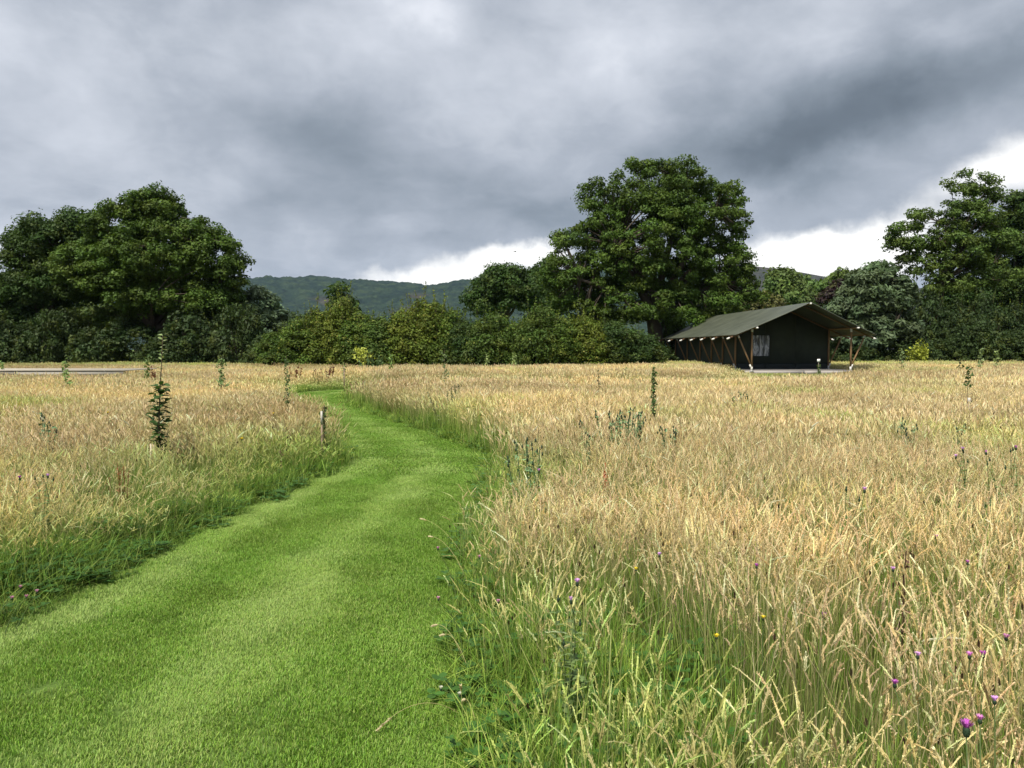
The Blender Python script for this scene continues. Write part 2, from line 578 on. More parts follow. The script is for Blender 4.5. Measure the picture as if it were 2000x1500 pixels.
def build_hills():
    DR = 2800.0
    rx = np.array([(p[0] - 1000) / FPX * DR for p in RIDGE]); rz = np.array([(682 - p[1]) / FPX * DR for p in RIDGE])
    xs = np.concatenate([np.arange(-5200, -1300, 90), np.arange(-1300, 1350, 5.0), np.arange(1350, 5300, 90)])
    ys = np.concatenate([np.arange(1500, 2000, 14), np.arange(2000, 2900, 8.0), np.arange(2900, 3600, 60)])
    X, Y = np.meshgrid(xs, ys, indexing='ij')
    R = np.interp(X, rx, rz)
    s = sstep(Y, 1500, 2820) ** 1.1
    back = 1 - 0.5 * sstep(Y, 2850, 3600)
    Z = R * s * back
    Z += (NA(X, Y, 1 / 420.0, 3) - 0.5) * 70 * np.sin(np.clip(s, 0, 1) * math.pi) - 3
    # woodland on the slopes, open moor near the crest
    forest = sstep(NB(X, Y, 1 / 260.0, 3) + 0.20 * (1 - s) - 0.42 * sstep(Z / np.maximum(R, 1), 0.86, 1.0) * (NC(X, Y, 1 / 90., 2) + 0.3), 0.30, 0.42)
    forest = np.where(X > 650, forest * 0.45, forest)
    lump = (NC(X, Y, 1 / 15.0, 2) ** 1.3) * 15 + NA(X, Y, 1 / 48.0, 1) * 10
    Z = Z + forest * lump * sstep(Y, 1500, 1600)
    field = sstep(NA(X + 900, Y, 1 / 170.0, 2), 0.5, 0.56) * (1 - sstep(s, 0.18, 0.4))
    m, t, out = new_mat('hillside')
    f = t.attr('forest'); fl = t.attr('field')
    geo = t.node('ShaderNodeNewGeometry'); pos = geo.outputs['Position']
    n = t.noise(pos, 0.02, 6, 0.7); n2 = t.noise(pos, 0.11, 4, 0.7)
    fc = t.ramp(n, [(0.38, (0.008, 0.017, 0.012)), (0.5, (0.015, 0.028, 0.015)), (0.62, (0.028, 0.044, 0.020))])
    fc = t.vm('SCALE', fc, scale=t.m('ADD', t.m('MULTIPLY', n2, 2.6), -0.35))
    mc = t.ramp(n, [(0.35, (0.026, 0.022, 0.020)), (0.6, (0.055, 0.044, 0.034))])
    mc = t.mix(fl, mc, (0.22, 0.24, 0.10))
    c = t.mix(f, mc, fc)
    p = principled(t, c, 0.95, 0.05)
    t.l.new(p.outputs[0], out.inputs[0])
    V = np.stack([X.ravel(), Y.ravel(), Z.ravel()], 1)
    idx = np.arange(X.size).reshape(X.shape)
    F = np.stack([idx[:-1, :-1], idx[1:, :-1], idx[1:, 1:], idx[:-1, 1:]], -1).reshape(-1, 4)
    o = link('hills', mesh_np('hills', V, F, m, True, {'forest': forest.ravel(), 'field': field.ravel()}))
    tag(o, kind='structure')


build_hills()


def build_haze():
    m, t, out = new_mat('air')
    v = t.node('ShaderNodeVolumePrincipled')
    v.inputs['Color'].default_value = (0.50, 0.70, 1.0, 1)
    v.inputs['Density'].default_value = HAZE
    v.inputs['Anisotropy'].default_value = 0.0
    t.l.new(v.outputs[0], out.inputs['Volume'])
    g = Geo(); g.box((-7500, -2000, -1.0), (7500, 7500, 420))
    tag(link('haze', g.mesh('haze', m)), kind='stuff')


HAZE = 0.00004
build_haze()


# ------------------------------------------------------------------ trees and bushes
def leaf_quads(g, Pn, Nrm, size, colr, r, elong=1.5):
    """diamond-ish leaf faces at points Pn with normals Nrm"""
    n = len(Pn)
    Nrm = Nrm / (np.linalg.norm(Nrm, axis=1, keepdims=True) + 1e-9)
    a = r.normal(size=(n, 3)); A = np.cross(Nrm, a); A /= np.linalg.norm(A, axis=1, keepdims=True) + 1e-9
    B = np.cross(Nrm, A)
    s = size[:, None]
    droop = -0.12 * s * np.array([0, 0, 1.0])
    v0 = Pn - A * s * 0.55 * elong; v2 = Pn + A * s * 0.45 * elong + B * s * 0.5 + droop
    v1 = Pn + A * s * 0.35 * elong - B * s * 0.5 + Nrm * s * 0.15
    V = np.stack([v0, v1, v2], 1).reshape(-1, 3)
    g.add(V, F3=np.arange(3 * n).reshape(n, 3), C=np.repeat(colr, 3, 0))


def puff_leaves(g, cen, rad, n_per, size, color, r, flat=0.7, up=0.5, elong=1.5, fill=0.5, light=None):
    cen = np.asarray(cen); rad = np.asarray(rad)
    for c, R in zip(cen, rad):
        n = int(n_per * (R ** 2))
        if n < 4: continue
        d = r.normal(size=(n, 3)); d /= np.linalg.norm(d, axis=1, keepdims=True)
        low = d[:, 2] < -0.25
        d[low, 2] *= r.random(low.sum()) * 1.3
        # ragged outline: the puff is a handful of sprays
        k = 7; sp = r.normal(size=(k, 3)); sp /= np.linalg.norm(sp, axis=1, keepdims=True)
        near = (d @ sp.T).max(1)
        rr = R * (fill + (1 - fill) * r.random(n) ** 0.6) * (0.62 + 0.60 * np.clip(near, 0, 1) ** 3)
        rr = np.where(r.random(n) < 0.06, rr * (1.1 + 0.3 * r.random(n)), rr)
        P_ = c + d * rr[:, None] * np.array([1, 1, flat])
        N_ = d * 0.8 + np.array([0, 0, up]) + r.normal(size=(n, 3)) * 0.55
        base = np.array(color) * (0.75 + 0.5 * r.random()) * np.array([0.92 + 0.2 * r.random(), 1, 0.9 + 0.2 * r.random()])
        C_ = base[None, :] * (0.7 + 0.6 * r.random((n, 1)))
        if light is not None:
            w = (r.random((n, 1)) < light[1])
            C_ = np.where(w, np.array(light[0]) * (0.8 + 0.4 * r.random((n, 1))), C_)
        leaf_quads(g, P_, N_, size * (0.6 + 0.8 * r.random(n)), C_, r, elong)


def bez(a, b, bend, n=6):
    a, b, bend = map(np.asarray, (a, b, bend))
    t = np.linspace(0, 1, n)[:, None]
    mid = (a + b) / 2 + bend
    return (1 - t) ** 2 * a + 2 * t * (1 - t) * mid + t ** 2 * b


def crown_points(lobes, n, r, shell=0.5, minsep=0.0):
    """lobes: (x, y, z, rx, ry, rz)"""
    L = np.array(lobes, float)
    vol = L[:, 3] * L[:, 4] * L[:, 5]
    w = (vol ** 0.75); w /= w.sum()
    pts = []; tries = 0
    while len(pts) < n and tries < n * 60:
        tries += 1
        i = r.choice(len(L), p=w)
        d = r.normal(size=3); d /= np.linalg.norm(d)
        if d[2] < -0.6: d[2] *= 0.5
        q = L[i, :3] + d * L[i, 3:] * (shell + (1 - shell) * r.random() ** 0.5)
        # drop most of those deep inside another lobe
        e = (((q - L[:, :3]) / L[:, 3:]) ** 2).sum(1)
        e[i] = 9
        if e.min() < 0.45 and r.random() < 0.75: continue
        if minsep and pts:
            if np.min(np.linalg.norm(np.array(pts) - q, axis=1)) < minsep * (0.6 + 0.6 * r.random()): continue
        pts.append(q)
    return np.array(pts)


M_oak = leafy('oak_foliage', var=0.5, trans=0.24, alt=(0.14, 0.17, 0.03), alt_amt=0.35)
M_bush = leafy('hedge_foliage', var=0.5, trans=0.26, alt=(0.16, 0.18, 0.03), alt_amt=0.35)
M_willow = leafy('willow_foliage', var=0.4, trans=0.22)
BARK = (0.075, 0.062, 0.048)


def tree(name, px, base_d, lobes_px, label, seed, color, n_puffs, puff_r, n_per, leaf, trunk_r, fork_py, mat=None,
         depth=0.85, shell=0.45, flat=0.7, group=None, light=None, elong=1.5, minsep=0.0, limbs=9, lean=0.0, cat='tree', fill=0.5, up=0.5):
    """lobes are measured off the photograph as (px, py, half width, half height[, offset in depth]) and become metres at the tree's distance"""
    r = np.random.default_rng(seed)
    k = base_d / FPX
    bx = W(px, 700, base_d)[0]
    root = thing(name, (bx, base_d, 0), label, cat, group)
    lobes = []
    for lb in lobes_px:
        cx, cy, hw, hh = lb[:4]; off = lb[4] if len(lb) > 4 else 0.0
        x, _, z = W(cx, cy, base_d)
        lobes.append((x - bx, off, z, hw * k, max(hw, hh) * k * depth, hh * k))
    pts = crown_points(lobes, n_puffs, r, shell, minsep)
    rad = puff_r * (0.65 + 0.7 * r.random(len(pts)))
    # shrink the puffs near the outline so that it stays where it was measured
    L = np.array(lobes)
    g = Geo()
    puff_leaves(g, pts, rad, n_per, leaf, color, r, flat, up, elong, fill, light)
    # stray sprays outside the puffs
    link('crown', g.mesh(name + '_crown', mat or M_oak), root)
    g = Geo()
    fz = max(0.8, W(0, fork_py, base_d)[2])
    fork = np.array([lean, 0, fz])
    tr = bez((0, 0, -0.3), fork, (-lean * 0.3, 0.1, 0), 7)
    rr = np.linspace(1.0, 0.78, 7) * trunk_r; rr[0] *= 1.5; rr[1] *= 1.12
    g.tube(tr, rr, 10, BARK)
    if len(pts):
        far = np.argsort(-np.linalg.norm(pts - fork, axis=1))
        ends = []
        for i in r.permutation(len(pts)):
            q = pts[i]
            if all(np.linalg.norm(q - e) > 1.2 * puff_r for e in ends):
                ends.append(q)
            if len(ends) >= limbs: break
        mids = []
        for e in ends:
            P_ = bez(fork + np.array([0, 0, -0.2 * r.random()]), e, (0, 0, (0.10 + 0.12 * r.random()) * np.linalg.norm(e - fork)), 8)
            P_[1:-1] += r.normal(size=(6, 3)) * 0.06 * puff_r
            g.tube(P_, np.linspace(trunk_r * 0.55, trunk_r * 0.10, 8), 6, BARK)
            mids.append((P_, trunk_r))
        allp = np.vstack([m_[0][2:7] for m_ in mids])
        for i in range(len(pts)):
            q = pts[i]
            dd = np.linalg.norm(allp - q, axis=1)
            a = allp[np.argmin(dd)]
            if dd.min() < 0.25: continue
            P_ = bez(a, q, (0, 0, 0.12 * dd.min()), 5)
            g.tube(P_, np.linspace(trunk_r * 0.16, trunk_r * 0.035, 5), 4, BARK, cap=False)
    link('trunk', g.mesh(name + '_trunk', M_bark, True), root)
    return root


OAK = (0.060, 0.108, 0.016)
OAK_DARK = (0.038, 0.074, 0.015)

# the big oak behind the tent
tree('oak_tree', 1288, 56, [(1262, 385, 78, 78), (1330, 365, 45, 50), (1180, 420, 62, 68), (1390, 425, 72, 72), (1122, 515, 56, 80), (1110, 570, 40, 44), (1270, 480, 120, 110), (1215, 520, 90, 90),
     (1320, 500, 80, 80), (1400, 520, 66, 62), (1250, 600, 110, 55), (1150, 610, 55, 50), (1400, 585, 75, 40), (1440, 570, 50, 36), (1345, 610, 65, 30), (1330, 650, 60, 26, 2.0)],
     'tall dark green oak with broad domed crown standing behind the tent', 11, OAK, 640, 0.64, 620, 0.12, 0.62, 622, minsep=0.55, limbs=14, lean=-0.5)
# left pair
tree('oak_tree', 298, 52, [(300, 425, 62, 52), (240, 450, 70, 50), (350, 470, 72, 52), (290, 520, 110, 62), (410, 510, 66, 62), (215, 540, 80, 60),
     (440, 545, 40, 40), (170, 520, 60, 46), (380, 590, 80, 36), (300, 590, 90, 34), (340, 630, 80, 44, 3), (225, 625, 70, 46, 3), (420, 600, 60, 40, 2)],
     'spreading oak with bare trunk showing below its crown, behind the tallest whip', 12, OAK, 680, 0.64, 600, 0.125, 0.36, 640, minsep=0.52, limbs=14)
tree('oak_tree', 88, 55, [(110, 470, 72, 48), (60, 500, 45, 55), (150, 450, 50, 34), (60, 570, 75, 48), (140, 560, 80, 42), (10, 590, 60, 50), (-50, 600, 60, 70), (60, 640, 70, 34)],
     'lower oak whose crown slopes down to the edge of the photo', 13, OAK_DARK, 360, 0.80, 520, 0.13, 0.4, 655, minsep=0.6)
# two dark trees behind the hedge, left of the big oak
tree('broadleaf_tree', 985, 75, [(985, 555, 48, 34), (1010, 580, 50, 40), (950, 590, 34, 36)],
     'dark rounded tree rising behind the middle of the hedge', 14, OAK_DARK, 100, 1.0, 330, 0.17, 0.35, 640, minsep=0.7, limbs=7)
tree('broadleaf_tree', 1062, 80, [(1060, 545, 30, 34), (1065, 590, 40, 50)],
     'dark tree squeezed between the rounded tree and the big oak', 15, OAK_DARK, 70, 1.0, 330, 0.17, 0.3, 640, minsep=0.7, limbs=5)
tree('broadleaf_tree', 662, 90, [(662, 578, 16, 16), (665, 600, 24, 22)],
     'small dark tree peeping over the yellowest part of the hedge', 16, OAK_DARK, 26, 1.0, 120, 0.28, 0.2, 640, limbs=4)
# right-hand group
tree('broadleaf_tree', 1822, 58, [(1838, 365, 16, 28), (1895, 362, 30, 32), (1935, 378, 20, 30), (1862, 420, 34, 36), (1900, 430, 46, 40), (1788, 430, 22, 34), (1762, 470, 34, 36),
     (1830, 470, 40, 36), (1880, 500, 60, 42), (1940, 470, 40, 44), (1790, 520, 40, 28), (1930, 540, 56, 34), (1850, 560, 50, 24)],
     'tall open-crowned tree with sky showing through, beyond the grey willow', 17, (0.075, 0.125, 0.024), 200, 0.60, 620, 0.12, 0.27, 552, minsep=0.55, limbs=16, lean=0.5)
tree('broadleaf_tree', 1995, 66, [(1990, 420, 36, 46), (2020, 460, 60, 70), (1985, 520, 50, 60), (2050, 540, 70, 80), (1990, 590, 60, 50)],
     'dark dense tree cut off by the right edge of the photo', 18, OAK_DARK, 200, 0.90, 460, 0.14, 0.4, 650, minsep=0.6)
tree('willow_tree', 1706, 54, [(1712, 575, 60, 56), (1680, 620, 52, 55), (1740, 620, 46, 60), (1705, 655, 68, 40)],
     'round grey-green willow just beyond the tent porch', 19, (0.088, 0.130, 0.064), 190, 0.62, 420, 0.15, 0.25, 690, mat=M_willow, elong=2.6, minsep=0.4,
     limbs=6, cat='tree', depth=1.0, shell=0.6)
tree('willow_tree', 500, 54, [(505, 600, 38, 34), (520, 640, 34, 46), (480, 650, 38, 46)],
     'small pale grey-green willow at the edge of the left oaks', 20, (0.11, 0.16, 0.085), 110, 0.55, 420, 0.14, 0.18, 690, mat=M_willow, elong=2.6, minsep=0.35,
     limbs=5, depth=1.0, shell=0.6)
tree('copper_tree', 1640, 85, [(1648, 562, 16, 16), (1626, 584, 14, 16)],
     'dark purple-leaved tree half hidden by the round willow', 21, (0.022, 0.012, 0.014), 40, 0.95, 170, 0.24, 0.25, 640, limbs=4)
tree('broadleaf_tree', 1660, 95, [(1655, 548, 32, 16), (1625, 575, 16, 30)],
     'green treetop showing above the purple-leaved tree', 22, (0.07, 0.115, 0.025), 46, 1.1, 150, 0.28, 0.25, 640, limbs=4)
tree('broadleaf_tree', 1530, 120, [(1528, 560, 28, 30), (1545, 590, 40, 30)],
     'light green tree above the tent roof, taller of the pair', 23, (0.085, 0.135, 0.035), 70, 1.5, 80, 0.36, 0.35, 640, limbs=5)
tree('broadleaf_tree', 1568, 125, [(1570, 572, 24, 26), (1562, 600, 26, 26)],
     'light green tree above the tent roof, shorter and rounder of the pair', 24, (0.075, 0.130, 0.035), 60, 1.5, 80, 0.36, 0.35, 640, limbs=5)
tree('hawthorn_tree', 1492, 72, [(1490, 598, 34, 20), (1470, 612, 24, 18), (1512, 606, 22, 18)],
     'brownish olive bush-like tree showing over the tent ridge', 25, (0.095, 0.10, 0.035), 60, 0.8, 170, 0.20, 0.2, 650, limbs=4)


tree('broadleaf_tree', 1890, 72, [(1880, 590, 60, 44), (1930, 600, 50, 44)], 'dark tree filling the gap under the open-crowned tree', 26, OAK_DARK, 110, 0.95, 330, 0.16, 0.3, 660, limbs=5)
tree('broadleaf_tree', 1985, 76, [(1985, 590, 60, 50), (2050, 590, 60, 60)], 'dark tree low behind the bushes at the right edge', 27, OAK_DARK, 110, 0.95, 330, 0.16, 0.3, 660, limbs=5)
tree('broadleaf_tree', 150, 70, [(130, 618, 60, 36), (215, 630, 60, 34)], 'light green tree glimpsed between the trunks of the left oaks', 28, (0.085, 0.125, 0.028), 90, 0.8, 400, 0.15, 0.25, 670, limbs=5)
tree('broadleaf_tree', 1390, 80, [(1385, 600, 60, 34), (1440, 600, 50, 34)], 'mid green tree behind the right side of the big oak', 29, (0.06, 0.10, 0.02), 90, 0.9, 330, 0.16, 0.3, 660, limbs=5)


# hedge and understorey bushes ------------------------------------------------
def bush_meshes(name, seed, w, h, color, n, leaf, n_per, shoots, mat, light=None):
    r = np.random.default_rng(seed)
    lobes = [(0, 0, h * 0.42, w * 0.55, w * 0.5, h * 0.44), (-w * 0.3, 0.1, h * 0.28, w * 0.38, w * 0.4, h * 0.30), (w * 0.3, -0.1, h * 0.30, w * 0.36, w * 0.4, h * 0.32),
             (w * 0.12 * (r.random() - 0.5), 0, h * 0.72, w * 0.30, w * 0.3, h * 0.24)]
    pts = crown_points(lobes, n, r, 0.62, 0.28)
    g = Geo()
    puff_leaves(g, pts, 0.42 * (0.7 + 0.6 * r.random(len(pts))), n_per, leaf, color, r, 0.85, 0.5, 1.5, 0.45, light)
    tw = Geo()
    tips = []
    for i in range(shoots):
        a = r.random() * 6.283; q = r.random() ** 0.5 * w * 0.42
        b = np.array([math.cos(a) * q, math.sin(a) * q, h * (0.55 + 0.2 * r.random())])
        e = b + np.array([r.normal() * 0.22, r.normal() * 0.22, h * (0.20 + 0.32 * r.random())])
        P_ = bez(b, e, r.normal(size=3) * 0.05, 6)
        tw.tube(P_, np.linspace(0.014, 0.004, 6), 4, BARK, cap=False)
        m = 26
        t = r.random(m)
        Q = np.stack([np.interp(t, np.linspace(0, 1, 6), P_[:, c]) for c in range(3)], 1) + r.normal(size=(m, 3)) * 0.055 * (1.15 - t[:, None])
        C_ = np.array(color) * np.array([1.35, 1.25, 1.0]) * (0.7 + 0.6 * r.random((m, 1)))
        leaf_quads(g, Q, r.normal(size=(m, 3)) + np.array([0, 0, 0.7]), leaf * (0.6 + 0.6 * r.random(m)), C_, r, 1.6)
    for i in range(7):
        a = r.random() * 6.283
        P_ = bez((math.cos(a) * 0.12, math.sin(a) * 0.12, -0.15), (math.cos(a) * w * 0.3, math.sin(a) * w * 0.3, h * 0.6), (0, 0, 0.2), 6)
        tw.tube(P_, np.linspace(0.05, 0.015, 6), 5, BARK, cap=False)
    return g.mesh(name + '_foliage', mat), tw.mesh(name + '_stems', M_bark, True)


HB = [bush_meshes('hedge_bush', 31, 2.6, 4.0, (0.072, 0.122, 0.018), 150, 0.085, 900, 16, M_bush, ((0.19, 0.20, 0.04), 0.05)),
      bush_meshes('hedge_bush', 32, 3.0, 3.6, (0.058, 0.102, 0.017), 160, 0.085, 900, 20, M_bush, ((0.16, 0.19, 0.04), 0.04)),
      bush_meshes('hedge_bush', 33, 2.4, 4.2, (0.100, 0.142, 0.020), 150, 0.085, 900, 22, M_bush, ((0.24, 0.23, 0.05), 0.06)),
      bush_meshes('hedge_bush', 34, 3.0, 3.4, (0.036, 0.070, 0.015), 160, 0.09, 800, 12, M_bush)]
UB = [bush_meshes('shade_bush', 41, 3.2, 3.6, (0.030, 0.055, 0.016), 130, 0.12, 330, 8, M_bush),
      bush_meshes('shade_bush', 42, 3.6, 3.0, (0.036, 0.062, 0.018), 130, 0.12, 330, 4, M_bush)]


def place_bush(px, top_py, d, var, label, group, name='hedge_bush', wide=1.0, kind='bush', meshes=HB, base_h=4.0):
    x, _, z = W(px, top_py, d)
    h0 = {id(HB[0]): 4.0, id(HB[1]): 3.6, id(HB[2]): 4.2, id(HB[3]): 3.4, id(UB[0]): 3.6, id(UB[1]): 3.0}[id(meshes[var])]
    s = z / (h0 * 1.0)
    root = thing(name, (x, d, 0), label, kind, group, random.random() * 6.28, (wide * random.uniform(0.8, 1.15), wide * random.uniform(0.8, 1.15), s))
    link('foliage', meshes[var][0], root)
    link('stems', meshes[var][1], root)
    return root


hedge_labels = [
    (552, 646, 45.5, 1, 'low hedge bush at the end of the hedge, touching the small pale willow'),
    (588, 622, 45.0, 0, 'hedge bush second from the pale willow, over the reddish dock seed heads'),
    (628, 598, 45.2, 2, 'yellow-green hedge bush rising just short of the small dark treetop'),
    (668, 576, 44.6, 2, 'tallest yellow-green hedge bush, below the small dark treetop'),
    (705, 610, 44.0, 0, 'hedge bush behind the leaning yellow-leaved sapling'),
    (748, 620, 44.2, 1, 'hedge bush behind the short sapling nearest the leaning sapling'),
    (795, 596, 43.6, 2, 'bright hedge bush with upright shoots, under the dip in the hill line'),
    (838, 580, 43.4, 2, 'hedge bush with the longest upright shoots, in the middle of the hedge'),
    (880, 604, 43.2, 0, 'hedge bush behind the spindly whip with a tangle of stems at its foot'),
    (918, 622, 42.8, 3, 'darker low hedge bush in front of the rounded dark tree'),
    (958, 610, 42.6, 1, 'hedge bush straight below the rounded dark tree'),
    (1003, 630, 42.4, 0, 'hedge bush behind the pair of pale saplings'),
    (1050, 596, 42.2, 1, 'hedge bush below the tree that is squeezed beside the oak'),
    (1098, 618, 42.2, 0, 'olive hedge bush under the left side of the big oak'),
    (1145, 612, 42.4, 2, 'hedge bush a third of the way under the big oak'),
    (1190, 626, 43.0, 3, 'dark hedge bush next to the last under the big oak'),
    (1232, 640, 44.0, 3, 'last dark hedge bush beside the trunk of the big oak'),
]
for px_, py_, d_, v_, lb_ in hedge_labels:
    place_bush(px_, py_, d_, v_, lb_, 'bushes making up the field hedge')
BACKROW = {610: 'over the low hedge end', 690: 'behind the tallest yellow-green bush', 770: 'behind the short sapling by the leaning one', 860: 'behind the bush with the longest shoots',
           940: 'in front of the rounded dark tree', 1025: 'above the pair of pale saplings', 1120: 'under the left side of the big oak', 1200: 'near the big oak trunk'}
back_labels = [(610, 640, 48.0, 3), (690, 625, 47.5, 1), (770, 630, 47.0, 3), (860, 625, 46.6, 1), (940, 630, 46.0, 3), (1025, 630, 45.6, 1), (1120, 635, 46.0, 3), (1200, 640, 47.5, 3)]
for px_, py_, d_, v_ in back_labels:
    place_bush(px_, py_, d_, v_, 'back-row hedge bush glimpsed ' + BACKROW[px_], 'bushes in the back row of the hedge')
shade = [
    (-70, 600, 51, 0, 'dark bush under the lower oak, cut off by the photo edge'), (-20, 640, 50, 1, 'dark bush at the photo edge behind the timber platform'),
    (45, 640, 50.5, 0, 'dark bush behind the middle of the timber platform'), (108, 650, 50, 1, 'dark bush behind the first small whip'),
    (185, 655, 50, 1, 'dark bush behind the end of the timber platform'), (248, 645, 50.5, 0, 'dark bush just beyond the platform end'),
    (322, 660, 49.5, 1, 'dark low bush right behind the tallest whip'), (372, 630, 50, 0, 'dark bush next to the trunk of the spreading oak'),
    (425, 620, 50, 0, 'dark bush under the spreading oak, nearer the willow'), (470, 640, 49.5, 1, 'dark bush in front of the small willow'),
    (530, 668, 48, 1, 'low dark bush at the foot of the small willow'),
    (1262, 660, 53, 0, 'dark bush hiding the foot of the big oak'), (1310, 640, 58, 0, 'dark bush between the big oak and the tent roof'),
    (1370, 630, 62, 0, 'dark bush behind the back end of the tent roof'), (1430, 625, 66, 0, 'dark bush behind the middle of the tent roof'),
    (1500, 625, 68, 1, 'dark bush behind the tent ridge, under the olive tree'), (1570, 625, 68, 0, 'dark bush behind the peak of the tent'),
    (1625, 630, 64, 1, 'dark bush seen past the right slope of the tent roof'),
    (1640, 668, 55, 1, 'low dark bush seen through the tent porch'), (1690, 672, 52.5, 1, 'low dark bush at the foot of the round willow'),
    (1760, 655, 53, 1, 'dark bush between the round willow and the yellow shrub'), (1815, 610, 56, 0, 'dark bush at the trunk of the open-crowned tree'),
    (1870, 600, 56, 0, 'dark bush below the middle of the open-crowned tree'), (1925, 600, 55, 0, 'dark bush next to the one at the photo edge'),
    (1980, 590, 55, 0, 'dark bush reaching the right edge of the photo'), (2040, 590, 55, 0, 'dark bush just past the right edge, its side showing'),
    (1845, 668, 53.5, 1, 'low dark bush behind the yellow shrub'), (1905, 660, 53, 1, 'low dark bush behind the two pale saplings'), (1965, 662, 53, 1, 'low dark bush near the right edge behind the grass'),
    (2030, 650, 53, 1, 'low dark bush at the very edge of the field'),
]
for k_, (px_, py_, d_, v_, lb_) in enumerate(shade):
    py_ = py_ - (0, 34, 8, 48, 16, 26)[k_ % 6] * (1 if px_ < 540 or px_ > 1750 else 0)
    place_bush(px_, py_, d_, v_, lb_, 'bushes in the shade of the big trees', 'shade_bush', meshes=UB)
for px_, py_, d_, lb_ in [(135, 600, 57, 'lighter yellow-green bush glimpsed under the lower oak'), (165, 620, 56, 'second light bush glimpsed between the two left oaks'),
                          (1955, 612, 56.5, 'yellow-green bush lit among the dark ones near the photo edge'), (1990, 605, 57, 'yellow-green bush cut by the right photo edge')]:
    place_bush(px_, py_, d_, 2, lb_, 'light bushes among the dark ones', 'shade_bush', meshes=HB)


# far trees in the fields beyond
def far_tree_mesh():
    r = np.random.default_rng(51); g = Geo()
    pts = crown_points([(0, 0, 5.2, 3.6, 3.4, 3.2), (1.6, 0, 3.6, 2.8, 2.6, 2.2), (-1.7, 0, 3.8, 2.6, 2.6, 2.3)], 40, r, 0.5, 0.9)
    puff_leaves(g, pts, 1.5 * (0.7 + 0.6 * r.random(len(pts))), 34, 0.6, (0.045, 0.075, 0.022), r, 0.8)
    t = Geo(); t.tube([(0, 0, -0.3), (0.1, 0, 2), (0, 0, 4.5)], [0.4, 0.3, 0.2], 7, BARK)
    return g.mesh('far_tree_crown', M_oak), t.mesh('far_tree_trunk', M_bark, True)


FT = far_tree_mesh()
FAR_T = [(540, 190, 1.30, 'distant tree in the fields, right behind the small pale willow'), (572, 215, 1.15, 'distant tree in the fields over the low end of the hedge'),
         (603, 240, 1.45, 'distant tree in the fields below the highest part of the hill'), (452, 200, 1.30, 'distant tree in the fields between the spreading oak and the small willow')]
for k, (px_, d_, s_, lb_) in enumerate(FAR_T):
    rt = thing('field_tree', (W(px_, 690, d_)[0], d_, 0), lb_, 'tree', 'distant field trees', k * 1.3, s_)
    link('crown', FT[0], rt); link('trunk', FT[1], rt)



# ------------------------------------------------------------------ grass
def arcs(base, h, az, lean, S, nod=0.0, top=1.0):
    """stems from base (N,2): height h (N), leaning lean (N) as a fraction of h towards az"""
    t = np.linspace(0, top, S)[None, :]
    d = np.stack([np.cos(az), np.sin(az)], 1)
    off = (lean[:, None] * t ** 2 + nod[:, None] * t ** 5) * h[:, None] if not np.isscalar(nod) else (lean[:, None] * t ** 2) * h[:, None]
    z = h[:, None] * (t - 0.18 * (lean[:, None]) * t ** 2)
    if not np.isscalar(nod): z = z - nod[:, None] * h[:, None] * 0.5 * t ** 6
    return np.stack([base[:, None, 0] + d[:, None, 0] * off, base[:, None, 1] + d[:, None, 1] * off, z], 2)


def disc(r, n, R):
    a = r.random(n) * 6.2832; q = R * np.sqrt(r.random(n))
    return np.stack([np.cos(a) * q, np.sin(a) * q], 1)


STRAW = np.array([(0.645, 0.525, 0.32), (0.585, 0.475, 0.27), (0.69, 0.58, 0.385), (0.47, 0.38, 0.21), (0.63, 0.495, 0.325)])
GREENS = np.array([(0.13, 0.22, 0.035), (0.19, 0.28, 0.05), (0.10, 0.18, 0.03), (0.26, 0.32, 0.08)])


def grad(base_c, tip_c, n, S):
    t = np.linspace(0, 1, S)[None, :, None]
    return base_c[:, None, :] * (1 - t) + tip_c[:, None, :] * t


